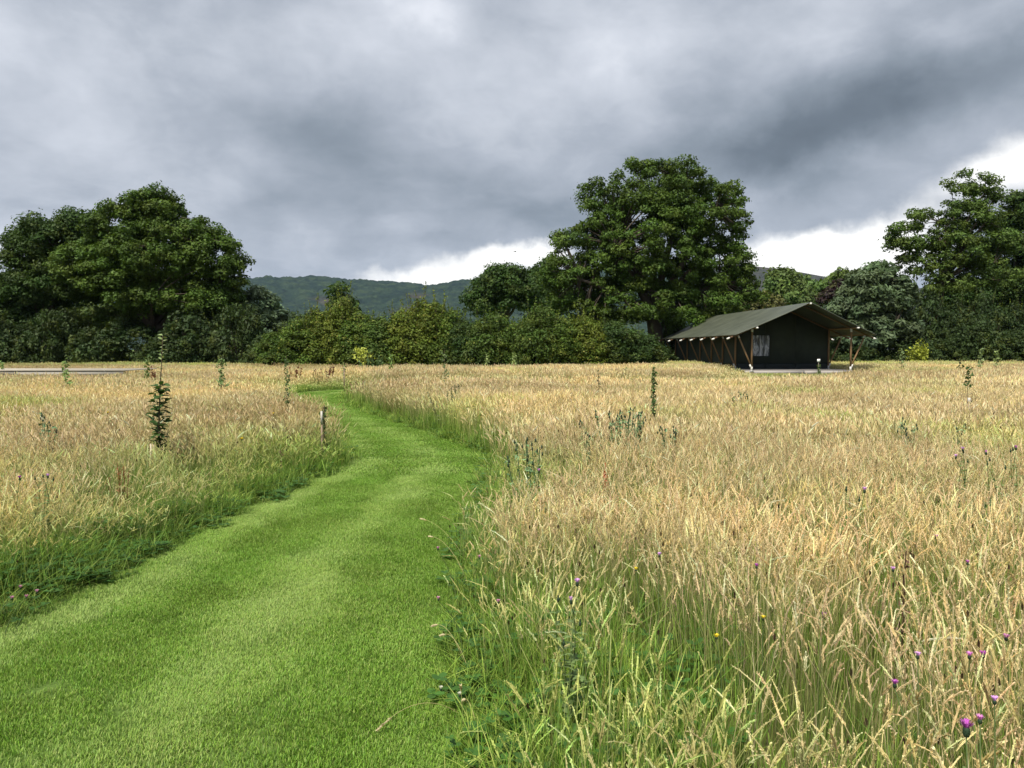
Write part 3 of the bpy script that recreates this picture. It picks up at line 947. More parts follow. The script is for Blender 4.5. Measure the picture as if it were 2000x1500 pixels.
def meadow_proto(seed, R, nh, nb, nd, lod):
    r = np.random.default_rng(seed); g = Geo()
    wind = 0.6
    # headed stems
    S = (7, 5, 4)[lod]
    b = disc(r, nh, R)
    h = 0.42 + 0.32 * r.random(nh) ** 0.9; az = wind + r.normal(size=nh) * 1.5
    lean = np.abs(r.normal(size=nh)) * 0.075 + 0.01; nod = np.abs(r.normal(size=nh)) * 0.08 + 0.02
    Pm = arcs(b, h, az, lean, 27, nod)
    HB0 = 22
    sc = STRAW[r.integers(0, len(STRAW), nh)] * (0.8 + 0.4 * r.random((nh, 1)))
    gb = GREENS[r.integers(0, 4, nh)] * 1.1
    stem = Pm[:, np.linspace(0, 23, S).astype(int)]
    sw = (0.0015, 0.0028, 0.005)[lod]
    fa = r.random(nh) * 6.28; side = np.stack([np.cos(fa), np.sin(fa), np.zeros(nh)], 1)
    tt_ = (np.linspace(0, 1, S) ** 2.2)[None, :, None]
    g.ribbons(stem, np.full((nh, S), sw), side, (gb * 0.85 + sc * 0.15)[:, None] * (1 - tt_) + (sc * 0.92)[:, None] * tt_)
    # heads
    Hi = np.array([22, 23, 25, 26])
    head = Pm[:, Hi]
    prof = np.array([0.25, 1.0, 0.8, 0.12])[None, :]
    hw = ((0.0060, 0.0095, 0.017)[lod]) * (0.6 + 0.8 * r.random((nh, 1)))
    hw = hw * np.where(r.random((nh, 1)) < 0.14, 1.45, 1.0)
    hc = np.minimum(sc * (1.08 + 0.30 * r.random((nh, 1))), 0.80)
    HC = np.repeat(hc[:, None, :], 4, 1)
    tz = Pm[:, 26] - Pm[:, 22]; tz /= np.linalg.norm(tz, axis=1, keepdims=True)
    s1 = np.cross(tz, np.stack([np.cos(fa), np.sin(fa), np.zeros(nh)], 1)); s1 /= np.linalg.norm(s1, axis=1, keepdims=True) + 1e-9
    s2 = np.cross(tz, s1)
    wf = 0.75 if lod == 0 else 1.0
    g.ribbons(head, prof * hw * wf, s1, HC)
    g.ribbons(head, prof * hw * wf, s2, HC)
    if lod == 0:
        m = 16
        tt = r.random((nh, m)) ** 0.9
        ii = 22 + tt * 4; i0 = np.clip(ii.astype(int), 22, 25); fr = (ii - i0)[..., None]
        c = np.take_along_axis(Pm, i0[..., None].repeat(3, 2), 1) * (1 - fr) + np.take_along_axis(Pm, (i0 + 1)[..., None].repeat(3, 2), 1) * fr
        out = r.normal(size=(nh, m, 3)); out -= (out * tz[:, None]).sum(2, keepdims=True) * tz[:, None]
        out /= np.linalg.norm(out, axis=2, keepdims=True) + 1e-9
        ln = (0.007 + 0.006 * r.random((nh, m, 1))) * (1.25 - 0.8 * tt[..., None]) * (hw[:, None] / 0.0072)
        e = c + out * ln * 0.75 + tz[:, None] * ln * 1.1
        Pp = np.stack([c, (c + e) / 2 + out * 0.001, e], 2).reshape(nh * m, 3, 3)
        sd_ = np.cross(out, tz[:, None]).reshape(-1, 3)
        wd = np.tile(np.array([[0.0022, 0.0038, 0.0006]]), (nh * m, 1))
        cc = np.repeat((hc[:, None] * (0.85 + 0.45 * r.random((nh, m, 1)))).reshape(-1, 1, 3), 3, 1)
        g.ribbons(Pp, wd, sd_, cc)
    # leaf blades
    S = (6, 4, 3)[lod]
    b = disc(r, nb, R); h = 0.18 + 0.32 * r.random(nb); az = r.random(nb) * 6.28
    lean = 0.06 + 0.45 * r.random(nb) ** 1.5
    Pm = arcs(b, h, az, lean, S)
    w0 = (0.0027, 0.006, 0.010)[lod] * (0.6 + 0.8 * r.random((nb, 1)))
    prof = np.interp(np.linspace(0, 1, S), [0, .3, .8, 1], [0.8, 1, 0.6, 0.08])[None, :]
    side = np.stack([-np.sin(az), np.cos(az), r.normal(size=nb) * 0.2], 1)
    gc = GREENS[r.integers(0, 4, nb)] * (0.75 + 0.5 * r.random((nb, 1)))
    dry = r.random(nb) < 0.10
    tipc = np.where(dry[:, None], sc[r.integers(0, nh, nb)] * 0.8, gc * 1.25)
    g.ribbons(Pm, prof * w0, side, grad(gc * 0.8, tipc, nb, S))
    # dry and bent stems without heads
    S = (6, 4, 3)[lod]
    b = disc(r, nd, R); h = 0.35 + 0.30 * r.random(nd); az = r.random(nd) * 6.28
    lean = 0.05 + 0.5 * r.random(nd) ** 2.5
    Pm = arcs(b, h, az, lean, S)
    dc = np.where(r.random((nd, 1)) < 0.5, STRAW[r.integers(0, 5, nd)] * (0.55 + 0.5 * r.random((nd, 1))), GREENS[r.integers(0, 4, nd)] * 1.4)
    side = np.stack([-np.sin(az), np.cos(az), np.zeros(nd)], 1)
    g.ribbons(Pm, np.full((nd, S), (0.0018, 0.003, 0.005)[lod]), side, grad(dc * 0.7, dc, nd, S))
    # dark plantain heads and spent flowers among them
    if lod < 2:
        k = 3 if lod == 0 else 3
        b = disc(r, k, R); h = 0.32 + 0.26 * r.random(k); az = r.random(k) * 6.28
        Pm = arcs(b, h, az, 0.15 * r.random(k), 12)
        side = np.stack([-np.sin(az), np.cos(az), np.zeros(k)], 1)
        g.ribbons(Pm[:, [0, 4, 8, 11]], np.full((k, 4), 0.0018), side, np.array((0.12, 0.14, 0.05)))
        hd_ = np.stack([Pm[:, -1] + np.array([0, 0, z_]) for z_ in (-0.012, -0.004, 0.008, 0.016)], 1)
        for s_ in (side, np.stack([np.cos(az), np.sin(az), np.zeros(k)], 1)):
            g.ribbons(hd_, np.tile([[0.004, 0.009, 0.008, 0.002]], (k, 1)) * (1.0 if lod == 0 else 1.3), s_, np.array((0.060, 0.038, 0.026)))
    return g


def verge_proto(seed, R, nb, lod, hmax=0.30, broad=0):
    r = np.random.default_rng(seed); g = Geo()
    S = (6, 4, 3)[lod]
    b = disc(r, nb, R); h = 0.08 + hmax * r.random(nb) ** 1.2; az = r.random(nb) * 6.28
    lean = 0.1 + 0.8 * r.random(nb) ** 1.4
    Pm = arcs(b, h, az, lean, S)
    w0 = (0.0036, 0.007, 0.012)[lod] * (0.5 + 0.9 * r.random((nb, 1)))
    prof = np.interp(np.linspace(0, 1, S), [0, .3, .8, 1], [0.8, 1, 0.6, 0.08])[None, :]
    side = np.stack([-np.sin(az), np.cos(az), r.normal(size=nb) * 0.2], 1)
    gc = GREENS[r.integers(0, 4, nb)] * (0.8 + 0.5 * r.random((nb, 1)))
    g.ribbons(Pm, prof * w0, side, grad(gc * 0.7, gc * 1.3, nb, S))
    if broad:      # clover and plantain leaves low in the sward
        n = broad
        b = disc(r, n, R); h = 0.05 + 0.14 * r.random(n); az = r.random(n) * 6.28; L = 0.018 + 0.02 * r.random(n)
        for k in range(3):
            a2 = az + k * 2.094
            t = np.linspace(0, 1, 4)[None, :]
            Pp = np.stack([b[:, None, 0] + np.cos(a2)[:, None] * L[:, None] * t, b[:, None, 1] + np.sin(a2)[:, None] * L[:, None] * t,
                           h[:, None] + 0.25 * L[:, None] * t], 2)
            wd = np.array([[0.15, 0.85, 1.0, 0.45]]) * L[:, None] * 0.85
            sd_ = np.stack([-np.sin(a2), np.cos(a2), np.zeros(n)], 1)
            cc = np.array([0.055, 0.13, 0.03]) * (0.7 + 0.6 * r.random((n, 1)))
            g.ribbons(Pp, wd, sd_, np.repeat(cc[:, None], 4, 1))
    return g


def lawn_proto(seed, R, nb, lod):
    r = np.random.default_rng(seed); g = Geo()
    S = (4, 3)[lod]
    b = disc(r, nb, R); h = 0.011 + 0.013 * r.random(nb); az = math.pi / 2 + r.normal(size=nb) * 1.4
    lean = 0.15 + 0.6 * r.random(nb)
    Pm = arcs(b, h, az, lean, S)
    w0 = (0.0024, 0.006)[lod] * (0.6 + 0.8 * r.random((nb, 1)))
    prof = np.interp(np.linspace(0, 1, S), [0, .4, .9, 1], [0.9, 1, 0.7, 0.3])[None, :]
    side = np.stack([-np.sin(az), np.cos(az), r.normal(size=nb) * 0.2], 1)
    LG = np.array([(0.20, 0.32, 0.04), (0.24, 0.36, 0.06), (0.165, 0.29, 0.035), (0.31, 0.37, 0.11), (0.21, 0.34, 0.08)])
    gc = LG[r.integers(0, 5, nb)] * (0.75 + 0.5 * r.random((nb, 1)))
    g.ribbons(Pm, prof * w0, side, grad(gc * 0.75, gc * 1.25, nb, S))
    return g


def scatter(name, sets, label, mat, cat):
    """one object of stuff: sets is a list of (prototype objects, points, rotation, scale, attributes)"""
    V = np.concatenate([s[1] for s in sets])
    me = bpy.data.meshes.new(name); me.vertices.add(len(V))
    me.vertices.foreach_set('co', V.astype(np.float32).ravel())

    def fa(nm, kind, arr, key):
        a = me.attributes.new(nm, kind, 'POINT'); a.data.foreach_set(key, np.ascontiguousarray(arr).ravel())
    fa('rot', 'FLOAT_VECTOR', np.concatenate([s[2] for s in sets]).astype(np.float32), 'vector')
    fa('scl', 'FLOAT_VECTOR', np.concatenate([s[3] for s in sets]).astype(np.float32), 'vector')
    fa('gr', 'FLOAT', np.concatenate([s[4] for s in sets]).astype(np.float32), 'value')
    fa('hue', 'FLOAT', np.concatenate([s[5] for s in sets]).astype(np.float32), 'value')
    fa('lod', 'INT', np.concatenate([np.full(len(s[1]), i) for i, s in enumerate(sets)]).astype(np.int32), 'value')
    r = np.random.default_rng(len(V))
    fa('pick', 'INT', r.integers(0, 1000, len(V)).astype(np.int32), 'value')
    me.materials.append(mat)
    o = link(name, me)
    ng = bpy.data.node_groups.new(name + '_nodes', 'GeometryNodeTree')
    ng.interface.new_socket('Geometry', in_out='INPUT', socket_type='NodeSocketGeometry')
    ng.interface.new_socket('Geometry', in_out='OUTPUT', socket_type='NodeSocketGeometry')
    N = ng.nodes; L = ng.links
    gi = N.new('NodeGroupInput'); go = N.new('NodeGroupOutput')

    def named(nm, dt):
        x = N.new('GeometryNodeInputNamedAttribute'); x.data_type = dt; x.inputs['Name'].default_value = nm
        return x.outputs['Attribute']
    jo = N.new('GeometryNodeJoinGeometry')
    e2r = N.new('FunctionNodeEulerToRotation'); L.new(named('rot', 'FLOAT_VECTOR'), e2r.inputs[0])
    for i, s in enumerate(sets):
        j2 = N.new('GeometryNodeJoinGeometry')
        for p in s[0]:
            oi = N.new('GeometryNodeObjectInfo'); oi.inputs['Object'].default_value = p; oi.inputs['As Instance'].default_value = False
            gt = N.new('GeometryNodeGeometryToInstance'); L.new(oi.outputs['Geometry'], gt.inputs[0]); L.new(gt.outputs[0], j2.inputs[0])
        cmp_ = N.new('FunctionNodeCompare'); cmp_.data_type = 'INT'; cmp_.operation = 'EQUAL'
        ins = [k for k in cmp_.inputs if k.enabled or True]
        L.new(named('lod', 'INT'), [k for k in cmp_.inputs if k.type == 'INT'][0]); [k for k in cmp_.inputs if k.type == 'INT'][1].default_value = i
        md = N.new('FunctionNodeIntegerMath'); md.operation = 'MODULO'; L.new(named('pick', 'INT'), md.inputs[0]); md.inputs[1].default_value = len(s[0])
        iop = N.new('GeometryNodeInstanceOnPoints')
        L.new(gi.outputs[0], iop.inputs['Points']); L.new(cmp_.outputs[0], iop.inputs['Selection']); L.new(j2.outputs[0], iop.inputs['Instance'])
        iop.inputs['Pick Instance'].default_value = True
        L.new(md.outputs[0], iop.inputs['Instance Index']); L.new(e2r.outputs[0], iop.inputs['Rotation']); L.new(named('scl', 'FLOAT_VECTOR'), iop.inputs['Scale'])
        L.new(iop.outputs[0], jo.inputs[0])
    L.new(jo.outputs[0], go.inputs[0])
    md = o.modifiers.new('scatter', 'NODES'); md.node_group = ng
    tag(o, label, cat, kind='stuff')
    return o


def proto(g, name, mat):
    return bpy.data.objects.new(name, g.mesh(name, mat))      # never linked to the scene: only its copies show


def zone_points(dens, y0, y1, r, x_extra=3.0, jit=None):
    """uniform random points over the part of the field within sight plus a margin"""
    half = lambda y: 0.70 * np.maximum(y, 0.5) + x_extra
    H = half(y1)
    n = int(dens * (y1 - y0) * 2 * H)
    Q = np.stack([(r.random(n) * 2 - 1) * H, y0 + (y1 - y0) * r.random(n)], 1)
    return Q[np.abs(Q[:, 0]) < half(Q[:, 1])]


TENT_FOOT = lambda Q: (Q[:, 0] > 11.6) & (Q[:, 0] < 17.9) & (Q[:, 1] > 39.3) & (Q[:, 1] < 57)
PLAT_FOOT = lambda Q: (Q[:, 0] < -14.6) & (Q[:, 0] > -29) & (Q[:, 1] > 28.8) & (Q[:, 1] < 31.8)
BACK_PATH = lambda Q: (Q[:, 0] > 16.5) & (Q[:, 1] > 35.6) & (Q[:, 1] < 38.4)


CLEAR = [(W(314, 900, 8.5)[0], 8.35, 0.55), (W(633, 850, 9.8)[0], 9.7, 0.4)]


def build_grass():
    r = np.random.default_rng(99)
    mp = [[proto(meadow_proto(100 + i, 0.27, 58, 100, 24, 0), 'meadow_tuft', M_grass) for i in range(6)],
          [proto(meadow_proto(120 + i, 0.32, 66, 55, 18, 1), 'meadow_tuft', M_grass) for i in range(5)],
          [proto(meadow_proto(140 + i, 0.42, 60, 40, 12, 2), 'meadow_tuft', M_grass) for i in range(4)]]
    sets = []
    for lod, (y0, y1, dens, xe) in enumerate([(0.4, 8.5, 15, 2.0), (8.5, 20, 13, 3.0), (20, 50, 8, 4.0)]):
        Q = zone_points(dens, y0, y1, r, xe)
        sd_ = path_sdf(Q)
        keep = (sd_ > 0.16 + 0.10 * NA(Q[:, 0], Q[:, 1], 1.5, 2)) & ~TENT_FOOT(Q) & ~PLAT_FOOT(Q) & ~BACK_PATH(Q)
        keep &= ~((np.hypot(Q[:, 0], Q[:, 1]) < 0.75))
        Q = Q[keep]; sd_ = sd_[keep]
        n = len(Q)
        left = Q[:, 0] < np.interp(Q[:, 1], [0, 8, 12, 20, 28], [-1.5, -1.3, -1.6, -5, -7.2])
        nz = NA(Q[:, 0], Q[:, 1], 0.45, 3); nz2 = NB(Q[:, 0], Q[:, 1], 0.16, 3); nz3 = NC(Q[:, 0], Q[:, 1], 1.1, 2)
        edge = np.exp(-np.maximum(sd_ - 0.1, 0) / np.where(left, np.where(Q[:, 1] < 6, 0.34, 0.22), 0.26))
        edge = np.where(Q[:, 1] > 20, edge * 0.8, edge)
        h = 0.80 + 0.30 * nz2 + 0.32 * (nz3 - 0.5) - np.where(left, 0.10, 0.0)
        h *= 1 - np.where(Q[:, 1] < 7.5, 0.42, 0.10) * edge
        h *= 1 - 0.42 * left * sstep(Q[:, 1], 11, 8) * (1 - sstep(sd_, 0.15, 1.0))
        h += np.where(Q[:, 1] > 20, 0.08, 0)
        far_low = sstep(Q[:, 1], 21.5, 24) * (1 - sstep(sd_, 0.4, 2.2))
        yard = sstep(Q[:, 0], 9, 11) * (Q[:, 1] > 29) * (1 - sstep(Q[:, 1], 39, 41.5)) * sstep(Q[:, 1] - 29, 0.0, 3.0) * np.where(Q[:, 0] > 18.5, 0.6 * sstep(Q[:, 1], 32.5, 35), 1)
        low = np.maximum(far_low, yard)
        for cx_, cy_, cr_ in CLEAR:
            dd_ = np.hypot((Q[:, 0] - cx_), (Q[:, 1] - cy_ + cr_ * 0.5))
            low = np.maximum(low, 0.9 * (1 - sstep(dd_, cr_ * 0.5, cr_)))
        h *= 1 - 0.62 * low
        # beside the near end of the path the sward is lower and greener
        nearr = sstep(Q[:, 1], 6.0, 2.0) * (~left)
        h *= 1 - 0.25 * nearr * np.exp(-np.maximum(sd_, 0) / 0.5)
        gr = 0.62 * edge + np.where(left, 0.05, 0.0) + sstep(nz, 0.58, 0.75) * 0.40 * np.where(Q[:, 1] < 18, 1, 0.45) + 0.10 * sstep(Q[:, 1], 6.5, 2.0)
        gr += 0.25 * sstep(nz2, 0.62, 0.75)
        gr += 0.16 * left * sstep(Q[:, 1], 13, 6) * sstep(sd_, 2.4, 0.3)
        gr += 0.45 * low + 0.35 * sstep(Q[:, 1], 41, 46)
        gr = np.clip(gr + r.normal(size=n) * 0.12, 0, 1)
        hue = np.clip(0.5 + (NC(Q[:, 0] + 40, Q[:, 1], 0.22, 4, 0.6) - 0.5) * 2.2 + r.normal(size=n) * 0.16, 0, 1)
        rot = np.stack([r.normal(size=n) * 0.06, r.normal(size=n) * 0.06, r.random(n) * 6.28], 1)
        sx = 0.95 + 0.25 * r.random(n)
        scl = np.stack([sx, sx, h * (0.93 + 0.14 * r.random(n))], 1)
        sets.append((mp[lod], np.column_stack([Q, np.zeros(n)]), rot, scl, gr, hue))
    scatter('meadow_grass', sets, 'tall straw-coloured meadow grass in seed on both sides of the mown path', M_grass, 'grass')

    # green sward at the edge of the path
    vp = [[proto(verge_proto(160 + i, 0.16, 120, 0, 0.24, 24 if i % 2 else 6), 'verge_tuft', M_grass) for i in range(6)],
          [proto(verge_proto(170 + i, 0.22, 110, 1, 0.24, 14), 'verge_tuft', M_grass) for i in range(4)],
          [proto(verge_proto(180 + i, 0.35, 110, 2, 0.22, 0), 'verge_tuft', M_grass) for i in range(3)]]
    sets = []
    for lod, (y0, y1, dens) in enumerate([(0.6, 8.5, 46), (8.5, 18, 28), (18, 42, 11)]):
        Q = zone_points(dens, y0, y1, r, 2.0)
        sd_ = path_sdf(Q)
        left = Q[:, 0] < np.interp(Q[:, 1], [0, 8, 12, 20, 28], [-1.5, -1.3, -1.6, -5, -7.2])
        wdt = np.where(left, np.where(Q[:, 1] < 7, 0.50, 0.34), 0.36) * (0.6 + 0.9 * NA(Q[:, 0], Q[:, 1], 0.9, 2))
        wdt = np.where((Q[:, 1] < 4.0) & ~left, 0.75, wdt)
        keep = (sd_ > 0.015 + 0.07 * (NB(Q[:, 0], Q[:, 1], 3.0, 2) - 0.35)) & ((sd_ < wdt) | (r.random(len(Q)) < 0.10) | (BACK_PATH(Q))) & ~TENT_FOOT(Q) & ~PLAT_FOOT(Q)
        Q = Q[keep]; sd_ = sd_[keep]; n = len(Q)
        h = (0.45 + 0.75 * sstep(sd_, 0.0, 0.45)) * (0.75 + 0.5 * NC(Q[:, 0], Q[:, 1], 1.3, 2))
        rot = np.stack([r.normal(size=n) * 0.08, r.normal(size=n) * 0.08, r.random(n) * 6.28], 1)
        sx = 0.8 + 0.5 * r.random(n)
        scl = np.stack([sx, sx, h * (0.85 + 0.3 * r.random(n))], 1)
        gr = np.clip(0.05 + 0.3 * r.random(n), 0, 1)
        hue = np.clip(0.82 + (NA(Q[:, 0] + 9, Q[:, 1], 0.8, 3) - 0.5) * 1.8 + r.normal(size=n) * 0.12, 0, 1)
        sets.append((vp[lod], np.column_stack([Q, np.zeros(n)]), rot, scl, gr, hue))
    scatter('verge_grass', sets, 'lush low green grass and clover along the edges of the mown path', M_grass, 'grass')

    # mown blades on the path
    lp = [[proto(lawn_proto(190 + i, 0.16, 520, 0), 'lawn_tuft', M_lawn) for i in range(5)],
          [proto(lawn_proto(195 + i, 0.25, 260, 1), 'lawn_tuft', M_lawn) for i in range(4)]]
    C0 = 0.5 * (LS + RP); TG = np.gradient(C0, axis=0); TG /= np.linalg.norm(TG, axis=1, keepdims=True)
    sets = []
    for lod, (y0, y1, dens) in enumerate([(1.6, 9.0, 95), (9.0, 38.5, 34)]):
        H = 3.4 if lod == 0 else 19
        n0 = int(dens * (y1 - y0) * (2 * H))
        Q = np.stack([(r.random(n0) * 2 - 1) * H - (0.4 if lod == 0 else -2), y0 + (y1 - y0) * r.random(n0)], 1)
        sd_ = path_sdf(Q)
        k = (sd_ < 0.05)
        if lod == 1: k |= BACK_PATH(Q)
        Q = Q[k]; n = len(Q)
        # position across the path: 0 at its left edge, 1 at its right
        best = np.zeros(n, int)
        for s in range(0, n, 3000):
            best[s:s + 3000] = np.argmin(((Q[s:s + 3000, None] - C0[None]) ** 2).sum(2), 1)
        Lp = LS[best]; Rp = RP[best]; ax = Rp - Lp
        u = ((Q - Lp) * ax).sum(1) / ((ax ** 2).sum(1) + 1e-9)
        u = u + (NA(Q[:, 0], Q[:, 1], 1.6, 2) - 0.5) * 0.16
        wob = NB(Q[:, 0], Q[:, 1], 0.5, 2)
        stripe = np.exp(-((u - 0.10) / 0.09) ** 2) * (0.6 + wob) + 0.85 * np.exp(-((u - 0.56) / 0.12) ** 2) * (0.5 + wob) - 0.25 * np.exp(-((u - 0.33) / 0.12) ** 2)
        sgn = np.where(stripe > 0.45, 1.0, -1.0)
        tg = TG[best]; az = np.arctan2(tg[:, 1], tg[:, 0]) - math.pi / 2 + np.where(sgn > 0, 0, math.pi)
        az = np.where(r.random(n) < 0.6, r.random(n) * 6.28, az)
        rot = np.stack([np.zeros(n), np.zeros(n), az + r.normal(size=n) * 0.25], 1)
        sx = 0.9 + 0.3 * r.random(n)
        scl = np.stack([sx, sx, 0.8 + 0.5 * r.random(n)], 1)
        gr = np.clip(0.34 + 0.35 * (NC(Q[:, 0], Q[:, 1], 0.9, 3) - 0.5) - 0.34 * np.clip(stripe, -0.3, 1) + r.normal(size=n) * 0.12, 0, 1)
        hue = np.clip(0.44 + 0.40 * np.clip(stripe, -0.5, 1) + (NA(Q[:, 0], Q[:, 1], 2.2, 3) - 0.5) * 0.55 + r.normal(size=n) * 0.1, 0, 1)  # stripe carries the painted sheen of bent grass into the blade colour
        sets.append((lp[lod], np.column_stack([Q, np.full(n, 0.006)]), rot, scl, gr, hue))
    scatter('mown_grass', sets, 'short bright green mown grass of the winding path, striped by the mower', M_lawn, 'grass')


build_grass()

# ------------------------------------------------------------------ the tent
def build_tent():
    VX = math.atan(0.0446)
    x0 = 15.035
    root = thing('safari_tent', (x0, 40.0, 0), 'long dark green canvas tent on a timber deck with outside pole frame', 'tent', rz=VX)
    DK = 0.42                                   # deck height
    YF = [0.0, 2.56, 4.76, 6.9, 9.3, 12.3, 15.4]
    # canvas
    m_roof, t, out = new_mat('roof_canvas')
    tcn = t.node('ShaderNodeTexCoord'); ob = tcn.outputs['Object']
    n = t.noise(ob, 1.1, 5, 0.6); n2 = t.noise(ob, 60, 3, 0.6)
    c = t.ramp(n, [(0.3, (0.044, 0.051, 0.034)), (0.7, (0.080, 0.089, 0.062))])
    p = principled(t, c, 0.50, 0.45, bump(t, t.m('ADD', t.m('MULTIPLY', n, 3.0), n2), 0.012, 0.6))
    t.l.new(p.outputs[0], out.inputs[0])
    m_wall, t, out = new_mat('wall_canvas')
    tcn = t.node('ShaderNodeTexCoord'); ob = tcn.outputs['Object']
    n = t.noise(ob, 1.6, 5, 0.6)
    c = t.ramp(n, [(0.3, (0.038, 0.047, 0.037)), (0.7, (0.056, 0.065, 0.050))])
    p = principled(t, c, 0.8, 0.2, bump(t, n, 0.04, 0.6))
    t.l.new(p.outputs[0], out.inputs[0])
    m_skirt, t, out = new_mat('skirt_canvas')
    p = principled(t, (0.018, 0.025, 0.026), 0.6, 0.3); t.l.new(p.outputs[0], out.inputs[0])
    WD = (0.27, 0.165, 0.085); PALE = (0.62, 0.61, 0.58)
    # roof: sagging sheet in two slopes with overhangs, and real thickness
    ridge_z, eave_x, eave_z = 3.87, 3.66, 2.24
    y_a, y_b = -1.0, 16.2

    def roof_z(x, y):
        u = abs(x) / eave_x
        z = ridge_z + (eave_z - ridge_z) * u
        bays = np.interp(y, [y_a] + YF + [y_b], range(len(YF) + 2))
        sag = 0.045 * math.sin(math.pi * (bays % 1.0)) ** 2 * math.sin(math.pi * min(u, 1)) + 0.03 * math.sin(math.pi * u)
        return z - sag

    V = []; nx, ny = 24, 60
    xs = np.linspace(-eave_x, eave_x, nx * 2 + 1); ys = np.linspace(y_a, y_b, ny + 1)
    for y in ys:
        for x in xs:
            # front and back edges of the sheet hang a little inward towards the eaves
            yy = y + (0.45 * (abs(x) / eave_x) * (1 if y < 5 else -2.2) * (1 - min(abs(y - (y_a if y < 5 else y_b)) / 2.5, 1)))
            V.append((x, yy, roof_z(x, y)))
    V = np.array(V); W_ = len(xs)
    top = V; bot = V - np.array([0, 0, 0.022])
    idx = np.arange(len(V)).reshape(ny + 1, W_)
    Ft = np.stack([idx[:-1, :-1], idx[:-1, 1:], idx[1:, 1:], idx[1:, :-1]], -1).reshape(-1, 4)
    off = len(V)
    Fb = Ft[:, ::-1] + off
    ring = np.concatenate([idx[0, :], idx[1:, -1], idx[-1, -2::-1], idx[-2:0:-1, 0]])
    Fs = np.array([(ring[i], ring[i - 1], ring[i - 1] + off, ring[i] + off) for i in range(len(ring))])
    link('roof', mesh_np('tent_roof', np.vstack([top, bot]), np.vstack([Ft, Fb, Fs]), m_roof, True), root)
    # rolled hem along the front edge of the sheet
    g = Geo()
    g.tube([tuple(V[idx[0, j]] + np.array([0, -0.012, -0.006])) for j in range(W_)], 0.022, 6)
    link('hem', g.mesh('tent_hem', m_roof, True), root)
    for y in YF[1:]:
        g = Geo()
        for s in (-1, 1):
            xx = np.linspace(0.02, eave_x - 0.03, 14)
            g.ribbons(np.array([[(x_ * s, y + 0.1 * math.sin(x_), roof_z(x_, y) + 0.006) for x_ in xx]]), np.full((1, 14), 0.05), np.array([[0, 1.0, 0]]), (0.05, 0.056, 0.045))
        link('seam', g.mesh('tent_seam', m_roof), root)
    # walls
    wl, wr, wy0, wy1 = -2.56, 2.56, 2.56, 15.3

    def wall_panel(nm, a, b, z0, z1a, z1b, mat, thick=0.02, bulge=0.03, nseg=10, seed=0):
        r = np.random.default_rng(seed)
        a = np.array(a, float); b = np.array(b, float); d = b - a; nrm = np.array([-d[1], d[0]]) / np.linalg.norm(d)
        Vv = []
        for i in range(nseg + 1):
            u = i / nseg
            for j in range(7):
                w = j / 6
                q = a + d * u + nrm * (bulge * math.sin(math.pi * u) * math.sin(math.pi * w) + 0.008 * r.normal())
                Vv.append((q[0], q[1], z0 + w * (z1a + (z1b - z1a) * u - z0)))
        Vv = np.array(Vv); I = np.arange(len(Vv)).reshape(nseg + 1, 7)
        F1 = np.stack([I[:-1, :-1], I[1:, :-1], I[1:, 1:], I[:-1, 1:]], -1).reshape(-1, 4)
        V2 = Vv - np.array([nrm[0], nrm[1], 0]) * thick
        o2 = len(Vv); rg = np.concatenate([I[:, 0], I[-1, 1:], I[-2::-1, -1], I[0, -2:0:-1]])
        Fs_ = np.array([(rg[i - 1], rg[i], rg[i] + o2, rg[i - 1] + o2) for i in range(len(rg))])
        return link(nm, mesh_np('tent_' + nm, np.vstack([Vv, V2]), np.vstack([F1, F1[:, ::-1] + o2, Fs_]), mat, True), root)
    eave_wall = roof_z(2.56, 3) - 0.06
    for i in range(1, 6):
        wall_panel('side_wall_panel', (wl, YF[i + 1] - 0.012), (wl, YF[i] + 0.012), DK + 0.30, eave_wall, eave_wall, m_wall, seed=i, bulge=0.05)
        wall_panel('wall_skirt', (wl - 0.012, YF[i + 1] - 0.012), (wl - 0.012, YF[i] + 0.012), DK - 0.22, DK + 0.305, DK + 0.305, m_skirt, seed=i + 20, bulge=0.01)
        wall_panel('side_wall_panel', (wr, YF[i] + 0.012), (wr, YF[i + 1] - 0.012), DK + 0.0, eave_wall, eave_wall, m_wall, seed=i + 9)
    # gable wall in three widths of canvas, joined at seams
    cuts = [wl, -0.95, 0.75, wr]
    for i in range(3):
        a, b = cuts[i], cuts[i + 1]
        pts = [a + 0.006, b - 0.006] if a * b > 0 else [a + 0.006, 0.0, b - 0.006]
        Vv = []; 
        zt = [roof_z(x, 2.6) - 0.05 for x in pts]
        for x, z in zip(pts, zt): Vv += [(x, wy0, DK + 0.30), (x, wy0, z)]
        for x, z in zip(pts, zt): Vv += [(x, wy0 + 0.02, DK + 0.30), (x, wy0 + 0.02, z)]
        k = len(pts); F = []
        for q in range(k - 1):
            F.append((2 * q, 2 * q + 2, 2 * q + 3, 2 * q + 1)); F.append((2 * k + 2 * q + 1, 2 * k + 2 * q + 3, 2 * k + 2 * q + 2, 2 * k + 2 * q))
            F.append((2 * q + 1, 2 * q + 3, 2 * k + 2 * q + 3, 2 * k + 2 * q + 1)); F.append((2 * q + 2, 2 * q, 2 * k + 2 * q, 2 * k + 2 * q + 2))
        F.append((0, 1, 2 * k + 1, 2 * k)); F.append((2 * k - 1, 2 * k - 2, 4 * k - 2, 4 * k - 1))
        link('gable_panel', mesh_np('tent_gable_panel', np.array(Vv), np.array(F), m_wall), root)
        wall_panel('wall_skirt', (a + 0.006, wy0 - 0.014), (b - 0.006, wy0 - 0.014), DK + 0.01, DK + 0.31, DK + 0.31, m_skirt, bulge=-0.01, seed=40 + i)
    # window of creased clear sheeting
    m_win, t, out = new_mat('creased_clear_sheet')
    tcn = t.node('ShaderNodeTexCoord')
